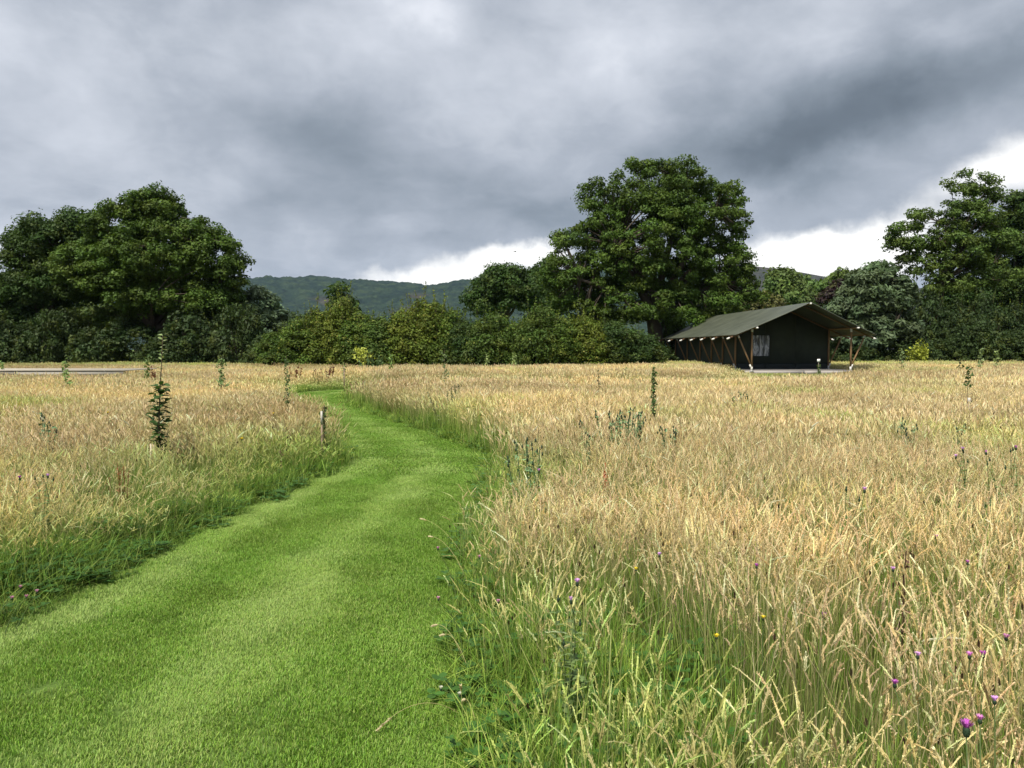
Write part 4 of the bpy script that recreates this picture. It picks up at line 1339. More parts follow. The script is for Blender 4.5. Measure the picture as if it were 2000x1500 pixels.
    mp = t.node('ShaderNodeMapping'); t.put(mp.inputs[0], tcn.outputs['Object']); mp.inputs['Rotation'].default_value = (0, D2R(38), 0); mp.inputs['Scale'].default_value = (3.6, 1, 0.9)
    n = t.noise(mp.outputs[0], 1.5, 6, 0.62, dist=1.2)
    c = t.ramp(n, [(0.40, (0.05, 0.055, 0.065)), (0.50, (0.22, 0.23, 0.27)), (0.60, (0.62, 0.63, 0.70)), (0.7, (0.30, 0.31, 0.36))])  # reflections in the creases painted into the colour as white-grey streaks
    p = principled(t, c, 0.25, 0.6, bump(t, n, 0.05, 1.0)); t.l.new(p.outputs[0], out.inputs[0])
    g = Geo(); wx0, wx1, wz0, wz1 = -1.755, -0.735, 1.13, 2.26
    r = np.random.default_rng(5); nn = 14
    GX, GZ = np.meshgrid(np.linspace(wx0, wx1, nn), np.linspace(wz0, wz1, nn), indexing='ij')
    ph = (GX * 4.0 + GZ * 2.2)
    GY = wy0 - 0.03 + 0.014 * np.sin(ph * 3.1) + 0.008 * np.sin(ph * 7.3 + GX * 9)
    Vf = np.stack([GX.ravel(), GY.ravel(), GZ.ravel()], 1); I = np.arange(nn * nn).reshape(nn, nn)
    F1 = np.stack([I[:-1, :-1], I[1:, :-1], I[1:, 1:], I[:-1, 1:]], -1).reshape(-1, 4)
    win = link('window', mesh_np('tent_window', Vf, F1, m_win, True), root)
    g = Geo(); e = 0.03
    for lo, hi in [((wx0 - e, wy0 - 0.035, wz0 - e), (wx0, wy0 - 0.004, wz1 + e)), ((wx1, wy0 - 0.035, wz0 - e), (wx1 + e, wy0 - 0.004, wz1 + e)),
                   ((wx0, wy0 - 0.035, wz1), (wx1, wy0 - 0.004, wz1 + e)), ((wx0, wy0 - 0.035, wz0 - e), (wx1, wy0 - 0.004, wz0))]:
        g.box(lo, hi)
    link('window_frame', g.mesh('tent_window_frame', m_skirt), win)
    # frames: posts, raking struts, rafters with pale caps, feet
    for s in (-1, 1):
        for i, y in enumerate(YF):
            x = 2.62 * s
            g = Geo(); zt = roof_z(2.62, y) - 0.07
            g.tube([(x, y, DK + 0.12), (x, y, (DK + zt) / 2), (x + 0.005, y, zt)], 0.052, 8, WD)
            post = link('post', g.mesh('tent_post', M_wood, True), root)
            if i in (0, 6):
                g = Geo(); g.tube([(x, y, zt - 0.22), (x, y, zt - 0.01)], 0.057, 8, PALE)
                link('post_cap', g.mesh('tent_post_cap', M_metal, True), post)
            g = Geo(); g.tube([(x, y, DK + 0.14), (x + 0.33 * s, y, 1.3), (x + 0.72 * s, y, 2.20)], 0.043, 8, WD)
            st = link('strut', g.mesh('tent_strut', M_wood, True), root)
            g = Geo(); g.tube([(x + 0.67 * s, y, 2.08), (x + 0.725 * s, y, 2.21)], 0.048, 8, PALE)
            link('strut_cap', g.mesh('tent_strut_cap', M_metal, True), st)
            # rafter from the ridge down past the eave
            def rz_(xx): return roof_z(min(abs(xx), eave_x), y) - 0.09
            xe = 3.92
            g = Geo(); g.tube([(0.05 * s, y, rz_(0.05)), (2.0 * s, y, rz_(2.0)), (xe * s, y, eave_z - 0.10 - (xe - eave_x) * 0.42)], 0.045, 8, (0.13, 0.08, 0.045))  # rafter wood coloured darker to paint in the shade under the roof
            rf = link('rafter', g.mesh('tent_rafter', M_wood, True), root)
            g = Geo(); g.tube([((xe - 0.13) * s, y, eave_z - 0.10 - (xe - 0.13 - eave_x) * 0.42), ((xe + 0.02) * s, y, eave_z - 0.10 - (xe + 0.02 - eave_x) * 0.42)], 0.05, 8, PALE)
            link('rafter_cap', g.mesh('tent_rafter_cap', M_metal, True), rf)
            # splayed steel foot: plate, upright socket, raking socket
            g = Geo()
            zb = DK if i else DK - 0.05
            g.box((x - 0.09, y - 0.07, zb - 0.02), (x + 0.09, y + 0.07, zb + 0.012), PALE)
            g.tube([(x, y, zb), (x, y, DK + 0.17)], 0.058, 8, PALE)
            g.tube([(x + 0.0 * s, y, DK + 0.06), (x + 0.09 * s, y, DK + 0.29)], 0.052, 8, PALE)
            link('foot', g.mesh('tent_foot', M_metal, True), root)
        g = Geo(); zp = roof_z(2.62, 1) - 0.035
        g.tube([(2.62 * s, -0.72, zp - 0.03), (2.62 * s, 6, zp - 0.03), (2.62 * s, 15.9, zp - 0.03)], 0.045, 8, WD)
        pu = link('purlin', g.mesh('tent_purlin', M_wood, True), root)
        g = Geo(); g.tube([(2.62 * s, -0.80, zp - 0.03), (2.62 * s, -0.62, zp - 0.03)], 0.05, 8, PALE)
        link('purlin_cap', g.mesh('tent_purlin_cap', M_metal, True), pu)
        g = Geo(); g.tube([(3.36 * s, 0.0, 2.24), (3.36 * s, 15.4, 2.24)], 0.035, 8, WD)
        link('eave_rail', g.mesh('tent_eave_rail', M_wood, True), root)
    g = Geo(); g.tube([(0, -0.9, 3.79), (0, 16.0, 3.79)], 0.05, 8, WD)
    rp = link('ridge_pole', g.mesh('tent_ridge_pole', M_wood, True), root)
    g = Geo(); g.tube([(0, -1.06, 3.80), (0, -0.88, 3.80)], 0.052, 8, PALE)
    link('ridge_cap', g.mesh('tent_ridge_cap', M_metal, True), rp)
    for y in (15.4,):
        g = Geo(); g.tube([(-2.6, y, 2.56), (2.6, y, 2.56)], 0.045, 8, WD)
        link('tie_beam', g.mesh('tent_tie_beam', M_wood, True), root)
    # deck: boards running across, a boarded edge in front, bearers and blocks
    DKC = (0.30, 0.28, 0.26)
    board = Geo(); board.box((-3.0, 0, -0.03), (2.62, 0.138, 0), DKC)
    bm_ = board.mesh('deck_board', M_deck)
    for k in range(18):
        o = link('deck_board', bm_, root); o.location = (0.0, 0.02 + k * 0.145, DK + random.uniform(-0.003, 0.003))
    base = Geo(); base.box((-2.7, 2.64, DK - 0.10), (2.7, 15.5, DK - 0.01), DKC)
    link('deck_floor', base.mesh('deck_floor', M_deck), root)
    xs = [-3.0, 0.15, 1.02, 2.62]
    for k in range(3):
        g = Geo(); g.box((xs[k] + 0.02, -0.03, DK - 0.235), (xs[k + 1] - 0.02, 0.012, DK - 0.035), (0.34, 0.315, 0.30))
        link('edge_board', g.mesh('edge_board', M_deck), root)
    g = Geo()
    for k in range(6):
        g.box((wl - 0.09, YF[k] + 0.05, DK - 0.26), (wl - 0.05, YF[k + 1] - 0.05, DK - 0.10), DKC)
    link('side_edge_board', g.mesh('side_edge_board', M_deck), root)
    for xx in (-2.9, -1.2, 0.15, 1.02, 2.45):
        g = Geo(); g.box((xx - 0.08, -0.055, 0.0), (xx + 0.08, 0.05, DK - 0.24), (0.09, 0.08, 0.07))
        link('support_block', g.mesh('support_block', M_deck), root)
    for yy in (2.6, 5.5, 9.0, 12.0, 15.0):
        for xx in (-2.5, 0, 2.5):
            g = Geo(); g.box((xx - 0.1, yy - 0.1, -0.05), (xx + 0.1, yy + 0.1, DK - 0.11), (0.09, 0.08, 0.07))
            link('support_block', g.mesh('support_block', M_deck), root)


build_tent()

# stone pad under the porch's outer post
g = Geo(); r_ = np.random.default_rng(3)
for k in range(5):
    cx, cy = -0.35 + 0.18 * k, r_.normal() * 0.05
    a = np.arange(7) * 6.283 / 7; rr = 0.11 + 0.04 * r_.random(7)
    lo = np.stack([cx + np.cos(a) * rr, cy + np.sin(a) * rr, np.zeros(7)], 1); hi_ = lo * [0.98, 0.9, 1] + [0, 0, 0.30 + 0.06 * r_.random()]
    Vv = np.vstack([lo, hi_, hi_.mean(0)])
    g.add(Vv, [(i, (i + 1) % 7, 7 + (i + 1) % 7, 7 + i) for i in range(7)], [(7 + i, 7 + (i + 1) % 7, 14) for i in range(7)], (0.06, 0.058, 0.05))
o = link('stone_pad', g.mesh('stone_pad', col_mat('stone', 0.9, 0.2, 8, 0.4, 0.03))); o.location = (17.72, 39.95, 0)
tag(o, 'low dark stone pad under the outer post of the tent porch', 'stone')


# ------------------------------------------------------------------ timber platform at the left
def build_platform():
    x0, y0 = -14.65, 29.0
    root = thing('timber_platform', (x0, y0, 0.28), 'long low pale timber platform half sunk in the grass by the left oaks', 'deck', rz=D2R(1.2))
    g = Geo(); g.box((-16, 0, 0), (0, 0.04, 0.17), (0.50, 0.47, 0.42)); g2 = g
    b1 = g.mesh('platform_edge_board', M_deck)
    for k in range(4):
        gg = Geo(); gg.box((-4 * (k + 1) + 0.015, 0, 0.20), (-4 * k - 0.015, 0.04, 0.40), (0.42, 0.39, 0.34))
        link('edge_board', gg.mesh('edge_board', M_deck), root)
    gb = Geo(); gb.box((-16, 0, 0), (0.03, 0.137, 0.028), (0.42, 0.38, 0.31)); bm_ = gb.mesh('platform_board', M_deck)
    for k in range(20):
        o = link('deck_board', bm_, root); o.location = (0, -0.03 + 0.145 * k, 0.402 + random.uniform(-0.003, 0.003))
    for k in range(6):
        gg = Geo(); gg.box((-3.2 * k - 0.12, 0.05, -0.33), (-3.2 * k, 0.17, 0.39), (0.12, 0.10, 0.08))
        link('support_post', gg.mesh('support_post', M_deck), root)


build_platform()


# ------------------------------------------------------------------ plants one can point at
def leaf_mesh(name, L, Wd, color, mat=None, curl=0.25, fold=0.18):
    """a pointed oval leaf with a folded midrib, along +X from its stalk"""
    ts = [0.0, 0.18, 0.4, 0.65, 0.88, 1.0]; ws = [0.06, 0.62, 1.0, 0.85, 0.35, 0.02]
    V = []
    for t_, w in zip(ts, ws):
        z = -curl * L * t_ * t_
        V += [(L * t_, -Wd * 0.5 * w, z + fold * Wd * w), (L * t_, 0, z), (L * t_, Wd * 0.5 * w, z + fold * Wd * w)]
    F = []
    for i in range(5):
        a = i * 3
        F += [(a, a + 3, a + 4, a + 1), (a + 1, a + 4, a + 5, a + 2)]
    g = Geo(); g.add(V, F, C=color)
    return g.mesh(name, mat or M_plant, True)


LEAF_D = [leaf_mesh('sapling_leaf', 0.088, 0.050, (0.040, 0.085, 0.022)), leaf_mesh('sapling_leaf', 0.074, 0.044, (0.055, 0.105, 0.026))]
LEAF_L = [leaf_mesh('sapling_leaf', 0.055, 0.026, (0.24, 0.32, 0.13)), leaf_mesh('sapling_leaf', 0.048, 0.022, (0.30, 0.36, 0.17))]


def put_leaf(me, parent, loc, az, elev, roll=0.0, s=1.0):
    o = link('leaf', me, parent)
    o.location = loc; o.rotation_euler = (roll, -elev, az); o.scale = (s, s, s)
    return o


def near_sapling():
    x, y = G(312, 948)
    y = 8.5; x = W(314, 900, y)[0]
    root = thing('sapling', (x, y, 0), 'tall leafy whip, dense dark leaves and a pale leader, by a broken stake', 'sapling')
    r = np.random.default_rng(61)
    H = W(320, 655, y)[2]
    g = Geo()
    pts = np.array([(0.0, 0, -0.05), (0.0, 0.01, 0.3), (-0.015, 0, 0.6), (0.0, 0, 0.9), (0.015, 0, 1.15), (0.035, 0, 1.4), (0.05, 0, H)])
    pts[:, 0] += 0.0
    g.tube(pts, [0.011, 0.010, 0.009, 0.008, 0.006, 0.004, 0.002], 7, (0.10, 0.075, 0.05))
    link('stem', g.mesh('sapling_stem', M_bark, True), root)
    tz = pts[:, 2]
    at = lambda z: np.array([np.interp(z, tz, pts[:, 0]), np.interp(z, tz, pts[:, 1]), z])
    # dense lower part from 0.40 m to 1.08 m on short side twigs
    tw = Geo(); n = 0
    for k in range(40):
        z = 0.36 + 0.72 * (k / 39) + r.normal() * 0.01
        w = np.interp(z, [0.3, 0.5, 0.78, 0.95, 1.08, 1.16], [0.05, 0.085, 0.12, 0.10, 0.05, 0.02]) * (0.7 + 0.6 * r.random())
        a = k * 2.4 + r.normal() * 0.3
        b = at(z); e = b + np.array([math.cos(a) * w * 0.75, math.sin(a) * w * 0.75, w * 0.55])
        tw.tube([b, (b + e) / 2 + [0, 0, -0.005], e], [0.003, 0.0025, 0.0015], 4, (0.10, 0.085, 0.05), cap=False)
        for q in range(4):
            f = (q + 0.6) / 4
            pz = b + (e - b) * f
            aa = a + (1.1 if q % 2 else -1.1) * (0.6 + 0.5 * r.random())
            if q == 3: aa = a
            put_leaf(LEAF_D[(n) % 2], root, pz, aa, r.uniform(-0.2, 0.75), r.normal() * 0.35, 0.75 + 0.5 * r.random()); n += 1
    # twisted pair of leaves low down
    link('twigs', tw.mesh('sapling_twigs', M_bark, True), root)
    # bare stretch, then the pale leader
    for k in range(6):
        z = 1.10 + 0.035 * k
        put_leaf(LEAF_D[1], root, at(z), k * 2.4, 0.5, 0, 0.65)
    for k in range(17):
        z = H - 0.36 + 0.36 * k / 16
        a = (0.1 if k % 2 else math.pi - 0.1) + r.normal() * 0.6
        put_leaf(LEAF_L[k % 2], root, at(z), a, r.uniform(0.1, 0.8), r.normal() * 0.4, 0.8 + 0.6 * r.random())
    # its stake
    sx, sy = W(298, 900, 8.4)[0], 8.4
    st = thing('tree_stake', (sx, sy, 0), 'short split wooden stake, pale on one side, beside the tall leafy whip', 'stake', rz=0.3)
    g = Geo()
    prof = [(-0.022, -0.02), (0.022, -0.022), (0.024, 0.02), (-0.020, 0.021)]
    zt = [0.44, 0.40, 0.445, 0.47]
    V = [(px_ * 1.0, py_, -0.1) for px_, py_ in prof] + [(px_ * 0.8 + 0.006, py_, 0.22) for px_, py_ in prof] + [(px_ * 0.9 + 0.012, py_, zt[i]) for i, (px_, py_) in enumerate(prof)]
    F = []
    for l in (0, 4):
        for i in range(4): F.append((l + i, l + (i + 1) % 4, l + 4 + (i + 1) % 4, l + 4 + i))
    F.append((8, 9, 10, 11))
    g.add(V, F, C=(0.42, 0.32, 0.21))
    link('post', g.mesh('stake_post', M_deck), st)
    g = Geo(); g.add([(-0.03, -0.026, 0.15), (-0.006, -0.027, 0.16), (0.004, -0.024, 0.45), (-0.016, -0.024, 0.47), (-0.03, -0.02, 0.15), (-0.006, -0.02, 0.16), (0.004, -0.018, 0.45), (-0.016, -0.018, 0.47)],
                     [(0, 1, 2, 3), (5, 4, 7, 6), (0, 3, 7, 4), (1, 5, 6, 2), (3, 2, 6, 7), (0, 4, 5, 1)], C=(0.50, 0.43, 0.33))
    link('splinter', g.mesh('stake_splinter', M_deck), st)
    tie = thing('tree_tie', (x, y, 0), 'dark rubber tie looped between the broken stake and the tall leafy whip', 'tree tie')
    g = Geo(); a = np.linspace(0, 6.283, 13)
    dxs = sx - x
    g.tube(np.stack([dxs / 2 + np.cos(a) * (abs(dxs) / 2 + 0.02), -0.05 + np.sin(a) * 0.03, 0.30 + 0.0 * a], 1), 0.006, 5, (0.03, 0.028, 0.026), cap=False)
    link('loop', g.mesh('tie_loop', M_wood, True), tie)


near_sapling()


def sapling(px, base_py_d, top_py, label, seed, color, width=0.10, leafn=60, leaf=0.05, bare=0.35, lean=0.0, spread=False, group='young whips planted in the meadow', stem_c=(0.11, 0.085, 0.06), stem_r=0.010):
    """px: where it stands in the photograph, base_py_d: distance in metres, top_py: its top in the photograph"""
    d = base_py_d
    leaf *= 0.72; width *= 0.8; color = tuple(c_ * 1.35 for c_ in color)
    x, _, H = W(px, top_py, d)
    r = np.random.default_rng(seed)
    root = thing('sapling', (x - lean, d, 0), label, 'sapling', group)
    g = Geo()
    pts = bez((0, 0, -0.05), (lean, 0, H), (r.normal() * 0.02, 0.01, 0), 7)
    g.tube(pts, np.linspace(stem_r, stem_r * 0.25, 7), 6, stem_c)
    L = Geo()
    nb = max(5, leafn // 6)
    tips = [(pts[-1], 0.0)]
    for k in range(nb):
        z = bare + (0.98 - bare) * k / nb
        b = np.array([np.interp(z, np.linspace(0, 1, 7), pts[:, c]) for c in range(3)])
        w = width * (1.1 - 0.7 * (z - bare) / (1 - bare)) * (0.6 + 0.8 * r.random())
        a = k * 2.4
        e = b + np.array([math.cos(a) * w, math.sin(a) * w, w * (0.9 if not spread else 0.6)])
        g.tube([b, (b + e) / 2, e], [stem_r * 0.35, stem_r * 0.28, stem_r * 0.15], 4, stem_c, cap=False)
        n = 6
        f = r.random(n)[:, None]
        Q = b + (e - b) * (0.25 + 0.85 * f) + r.normal(size=(n, 3)) * leaf * 0.5
        C_ = np.array(color) * (0.7 + 0.7 * r.random((n, 1)))
        leaf_quads(L, Q, r.normal(size=(n, 3)) + np.array([0, 0, 0.8]), leaf * (0.7 + 0.6 * r.random(n)), C_, r, 1.7)
    link('stem', g.mesh('sapling_stem', M_bark, True), root)
    link('foliage', L.mesh('sapling_foliage', M_plant), root)
    return root


GD, GL, GY = (0.045, 0.085, 0.025), (0.13, 0.20, 0.06), (0.25, 0.30, 0.06)
sapling(1277, 10.4, 715, 'tall slender whip leafy all the way up, in front of the big oak trunk', 71, (0.055, 0.10, 0.03), 0.035, 230, 0.038, 0.42, stem_r=0.008)
sapling(1893, 12.4, 712, 'thin whip with a tuft of leaves on top and a pale tag low down', 72, GD, 0.07, 60, 0.05, 0.72, stem_r=0.008)
sapling(633, 9.8, 791, 'short dark whip beside a pale post at the inner bend of the path', 73, (0.06, 0.09, 0.03), 0.04, 90, 0.04, 0.35, stem_r=0.012)
sapling(559, 12.4, 694, 'thin dark leafy whip standing just before the path turns out of sight', 74, (0.06, 0.10, 0.035), 0.04, 130, 0.038, 0.40, stem_r=0.007)
sapling(672, 27.0, 706, 'spindly whip with a green tip at the far side of the bend', 75, (0.14, 0.18, 0.06), 0.06, 50, 0.07, 0.55)
sapling(128, 21.5, 703, 'small light green whip in front of the timber platform', 76, GL, 0.10, 70, 0.09, 0.45)
sapling(287, 25.0, 702, 'small whip in the grass behind the tall leafy one', 77, (0.10, 0.15, 0.05), 0.08, 70, 0.09, 0.45)
sapling(432, 20.0, 697, 'small bushy whip midway between the tall leafy one and the path bend', 78, (0.10, 0.16, 0.06), 0.14, 110, 0.08, 0.40, spread=True)
sapling(763, 33.0, 690, 'small whip standing against the hedge, next on from the leaning sapling', 79, GL, 0.10, 60, 0.10, 0.45)
sapling(868, 22.0, 683, 'wispy many-twigged whip against the middle of the hedge', 80, (0.10, 0.14, 0.06), 0.16, 80, 0.06, 0.35, spread=True)
sapling(951, 36.0, 690, 'pale upright whip against the hedge, thinner of two side by side', 81, (0.20, 0.26, 0.10), 0.09, 60, 0.09, 0.4)
sapling(1004, 36.0, 688, 'pale upright whip against the hedge, fuller of two side by side', 82, (0.20, 0.26, 0.10), 0.12, 90, 0.10, 0.4)
sapling(1168, 15.5, 717, 'bare leaning twig of a whip before the left side of the big oak', 83, (0.09, 0.10, 0.05), 0.04, 12, 0.04, 0.7, lean=-0.10)
sapling(1222, 31.0, 716, 'faint small whip between the bare twig and the slender leafy one', 84, (0.14, 0.19, 0.07), 0.08, 40, 0.08, 0.4)
sapling(1599, 32.5, 712, 'small leafy whip in front of the right part of the tent wall', 85, (0.08, 0.12, 0.04), 0.07, 60, 0.07, 0.45)
sapling(1917, 35.0, 679, 'pale whip before the dark bushes, left of the last pair', 86, (0.16, 0.21, 0.09), 0.09, 70, 0.10, 0.4)
sapling(1947, 38.0, 682, 'pale bushy whip before the dark bushes, last one near the right edge', 87, (0.18, 0.23, 0.09), 0.16, 80, 0.11, 0.4, spread=True)
sapling(1762, 40.0, 680, 'small pale whip at the foot of the bushes beside the round willow', 88, (0.13, 0.18, 0.08), 0.10, 60, 0.10, 0.4)
sapling(1874, 31.0, 700, 'dark bare-stemmed whip before the low bushes on the right', 89, (0.06, 0.08, 0.04), 0.08, 24, 0.07, 0.6)
sapling(2, 30.0, 705, 'small green whip cut off by the photo edge', 90, GL, 0.14, 60, 0.10, 0.4)
# the leaning yellow sapling by the hedge
sapling(703, 38.0, 682, 'leaning yellow-leaved sapling at the foot of the hedge', 91, (0.32, 0.36, 0.07), 0.55, 260, 0.11, 0.45, lean=-0.25, spread=True, group=None, stem_r=0.02)


def small_shrub(px, top_py, d, w, color, label, seed, name='shrub'):
    x, _, H = W(px, top_py, d); r = np.random.default_rng(seed)
    root = thing(name, (x, d, 0), label, 'shrub')
    g = Geo(); L = Geo()
    for k in range(16):
        a = r.random() * 6.28; q = r.random() * w
        e = np.array([math.cos(a) * q, math.sin(a) * q, H * (0.6 + 0.4 * r.random()) * (1 - 0.3 * q / w)])
        P_ = bez((0.1 * math.cos(a), 0.1 * math.sin(a), -0.05), e, (0, 0, 0.15), 6)
        g.tube(P_, np.linspace(0.02, 0.005, 6), 4, BARK, cap=False)
        n = 60; t = 0.35 + 0.65 * r.random(n)
        Q = np.stack([np.interp(t, np.linspace(0, 1, 6), P_[:, c]) for c in range(3)], 1) + r.normal(size=(n, 3)) * 0.13
        leaf_quads(L, Q, r.normal(size=(n, 3)) + [0, 0, 1.0], 0.11 * (0.6 + 0.8 * r.random(n)), np.array(color) * (0.7 + 0.6 * r.random((n, 1))), r, 1.6)
    link('stems', g.mesh(name + '_stems', M_bark, True), root)
    link('foliage', L.mesh(name + '_foliage', M_plant), root)


small_shrub(1796, 662, 50.5, 0.75, (0.30, 0.34, 0.05), 'bright yellow-green shrub glowing before the dark bushes on the right', 92)
small_shrub(1285, 676, 50.0, 0.5, (0.20, 0.24, 0.09), 'pale small-leaved shrub at the foot of the big oak trunk', 93)


def stake(px, py_top, d, h_show, label, color=(0.44, 0.42, 0.37), rad=0.013, tag_px=None):
    x, _, H = W(px, py_top, d)
    root = thing('tree_stake', (x, d, 0), label, 'stake')
    g = Geo(); g.tube([(0, 0, -0.05), (0, 0, H - h_show)], rad * 0.95, 8, (0.22, 0.16, 0.11))
    link('post', g.mesh('stake_post', M_wood, True), root)
    g = Geo(); g.tube([(0, 0, H - h_show), (0, 0, H)], rad * 1.05, 8, color)
    link('guard', g.mesh('stake_guard', M_metal, True), root)
    g = Geo(); g.tube([(0, 0, H - h_show * 0.55), (rad * 2.2, 0, H - h_show * 0.6)], 0.008, 5, (0.04, 0.04, 0.04))
    link('tie', g.mesh('stake_tie', M_wood, True), root)


stake(628, 803, 9.7, 0.17, 'stake with a pale sleeve beside the short dark whip in the path bend')
stake(1893, 777, 12.3, 0.09, 'short stake with a pale tag at the foot of the tufted whip', rad=0.022)
stake(672, 716, 26.9, 0.10, 'thin stake by the spindly whip at the far side of the bend', (0.35, 0.28, 0.2), 0.02)


# white card on a short post in front of the tent
def marker():
    d = 32.6; x, _, z = W(1599, 704, d)
    root = thing('marker_post', (x, d, 0), 'small white card on a thin post in front of the tent wall', 'sign')
    g = Geo(); g.tube([(0, 0.012, 0), (0, 0.012, z)], 0.012, 6, (0.2, 0.17, 0.13)); link('post', g.mesh('marker_stem', M_wood, True), root)
    g = Geo(); g.box((-0.065, -0.01, z - 0.07), (0.065, 0.0, z + 0.06), (0.75, 0.76, 0.74)); link('card', g.mesh('marker_card', M_metal), root)


marker()

# ------------------------------------------------------------------ thistles, knapweed, clover, docks, buttercups
PINK, PURPLE, LILAC = (0.62, 0.22, 0.55), (0.42, 0.09, 0.42), (0.66, 0.36, 0.72)
TG = (0.055, 0.10, 0.05)


def flower_head(g, bud, c, R, petal, r, open_=1.0, egg=1.3):
    """bud: geometry for the green base; g: petals; a brush of thin rays"""
    c = np.array(c, float)
    zz = np.linspace(-0.9, 0.85, 6) * R * egg * 0.6
    rr = R * 0.50 * np.sqrt(np.clip(1 - (zz / (R * egg * 0.75)) ** 2, 0.05, 1))
    bud.tube([c + [0, 0, z] for z in zz], rr, 8, (0.035, 0.065, 0.035))
    for k in range(26):     # spiny bracts round the base
        a = k * 2.4; zz_ = (-0.55 + 1.0 * (k / 26)) * R * egg * 0.6
        b = c + np.array([math.cos(a) * R * 0.42, math.sin(a) * R * 0.42, zz_]); e = b + np.array([math.cos(a), math.sin(a), 0.7]) * R * 0.28
        s = np.array([-math.sin(a), math.cos(a), 0]) * R * 0.10
        bud.add([b - s, b + s, e], F3=[(0, 1, 2)], C=(0.09, 0.12, 0.07))
    n = int(54 * (0.4 + open_))
    for k in range(n):
        a = r.random() * 6.28; sp = (0.25 + 0.75 * r.random()) * open_
        b = c + np.array([math.cos(a) * R * 0.25, math.sin(a) * R * 0.25, R * egg * 0.42])
        e = b + np.array([math.cos(a) * R * 0.75 * sp, math.sin(a) * R * 0.75 * sp, R * (0.75 + 0.35 * r.random())])
        cc = np.array(petal) * (0.7 + 0.6 * r.random())
        s = np.array([-math.sin(a), math.cos(a), 0]) * R * 0.055
        g.add([b - s * 0.5, b + s * 0.5, e + s, e - s], [(0, 1, 2, 3)], C=cc)


def thistle(label, heads, d, seed, group=None, leaves=True, name='thistle', R=0.021, petal=PINK, egg=1.3, cat='flower', root_px=None, col=(0.13, 0.19, 0.065)):
    """heads: (px, py, kind) with kind 1 open, 0.4 half open, 0 bud"""
    r = np.random.default_rng(seed)
    P_ = [W(h[0], h[1], d) for h in heads]
    bx = np.mean([p[0] for p in P_]) if root_px is None else W(root_px, 900, d)[0]
    root = thing(name, (bx, d, 0), label, cat, group)
    st = Geo(); tips = []
    zmax = max(p[2] for p in P_)
    for k, (p, h) in enumerate(zip(P_, heads)):
        e = np.array([p[0] - bx, r.normal() * 0.03, max(p[2] - R * 1.0, 0.1)])
        b = np.array([0.0, 0, max(0.0, e[2] * 0.45 - 0.02 * k)]) if k else np.array([0, 0, -0.03])
        Q = bez(b, e, ((b[0] - e[0]) * 0.3 + r.normal() * 0.04, r.normal() * 0.05, 0.04), 8)
        st.tube(Q, np.linspace(0.0032, 0.0016, 8), 5, col, cap=False)
        tips.append((Q, e))
        hd = link('flower_head', None, root) if False else None
        pg = Geo(); bg_ = Geo()
        kind = h[2]
        flower_head(pg, bg_, e + [0, 0, R * 0.7], R * (1.0 if kind else 0.85), petal if kind > 0 else (0.05, 0.08, 0.04), r, max(kind, 0.15), egg)
        ob = link('bud', bg_.mesh(name + '_bud', M_plant, True), root)
        link('petals', pg.mesh(name + '_petals', M_flower), ob)
    link('stem', st.mesh(name + '_stem', M_plant, True), root)
    if leaves:
        L = Geo()
        for Q, e in tips:
            for i in range(1, 7):
                for q in range(2):
                    a = r.random() * 6.28; ln = 0.075 * (1.2 - i * 0.12)
                    c = Q[i]; dvec = np.array([math.cos(a), math.sin(a), 0.5]); dvec /= np.linalg.norm(dvec); s = np.array([-math.sin(a), math.cos(a), 0])
                    n = 7; V = []; F3 = []
                    for j in range(n):      # toothed, spiny outline
                        t_ = j / (n - 1); w = ln * (0.30 if j % 2 else 0.12) * (1 - t_ * 0.8)
                        m_ = c + dvec * ln * t_ - np.array([0, 0, 0.4 * ln * t_ * t_])
                        V += [m_ - s * w, m_ + s * w]
                    F4 = [(2 * j, 2 * j + 1, 2 * j + 3, 2 * j + 2) for j in range(n - 1)]
                    L.add(V, F4, C=np.array(col) * (0.8 + 0.7 * r.random()))
        link('foliage', L.mesh(name + '_foliage', M_plant), root)
    return root


def Dz(py, z): return (CAM_H - z) / ((py - 682) / FPX)      # distance at which height z appears at that row


# thistles in flower
thistle('thistle with a lilac flower above a purple one, right of the path', [(1130, 1148, 1), (1115, 1172, 0.5), (1090, 1168, 0), (1132, 1212, 0), (1100, 1250, 0)], Dz(1160, .62), 201, R=0.0125, petal=LILAC)
thistle('thistle with the largest bright purple flower, low in the bottom right corner', [(1915, 1448, 1)], Dz(1450, .62), 202, R=0.0165, petal=PURPLE)
thistle('thistle with one lilac flower halfway between the tent and the bottom corner', [(1686, 957, 1), (1660, 958, 0), (1678, 975, 0)], Dz(957, .72), 203, petal=LILAC, R=0.015)
thistle('thistle with two purple flowers one above the other, far right', [(1885, 879, 1), (1870, 893, 1), (1896, 902, 0), (1890, 884, 0)], Dz(879, .80), 204, R=0.014, petal=LILAC)
thistle('thistle with one faded flower beside the one with two purple flowers', [(1924, 884, .4), (1930, 905, 0), (1937, 898, 0), (1960, 912, 0)], Dz(884, .80), 205, R=0.015, petal=PINK)
thistle('thistle with a clutch of dark buds at the right edge of the photo', [(1988, 876, .6), (1994, 880, 0), (1983, 882, 0)], Dz(876, .80), 206, R=0.015, petal=PURPLE)
thistle('thistle with a purple flower low on a leafy stem, left side of the right-hand meadow', [(1053, 921, 1), (1040, 905, 0)], Dz(921, .66), 207, R=0.013)
thistle('first of the two thistles left of the stake, cut nearer the photo edge', [(40, 934, 1), (62, 936, 0)], Dz(934, .62), 208, R=0.014, petal=PURPLE)
thistle('second thistle left of the stake, with a lilac flower and dark buds', [(95, 930, 1), (74, 932, 0), (104, 936, 0)], Dz(930, .63), 209, R=0.014, petal=LILAC)
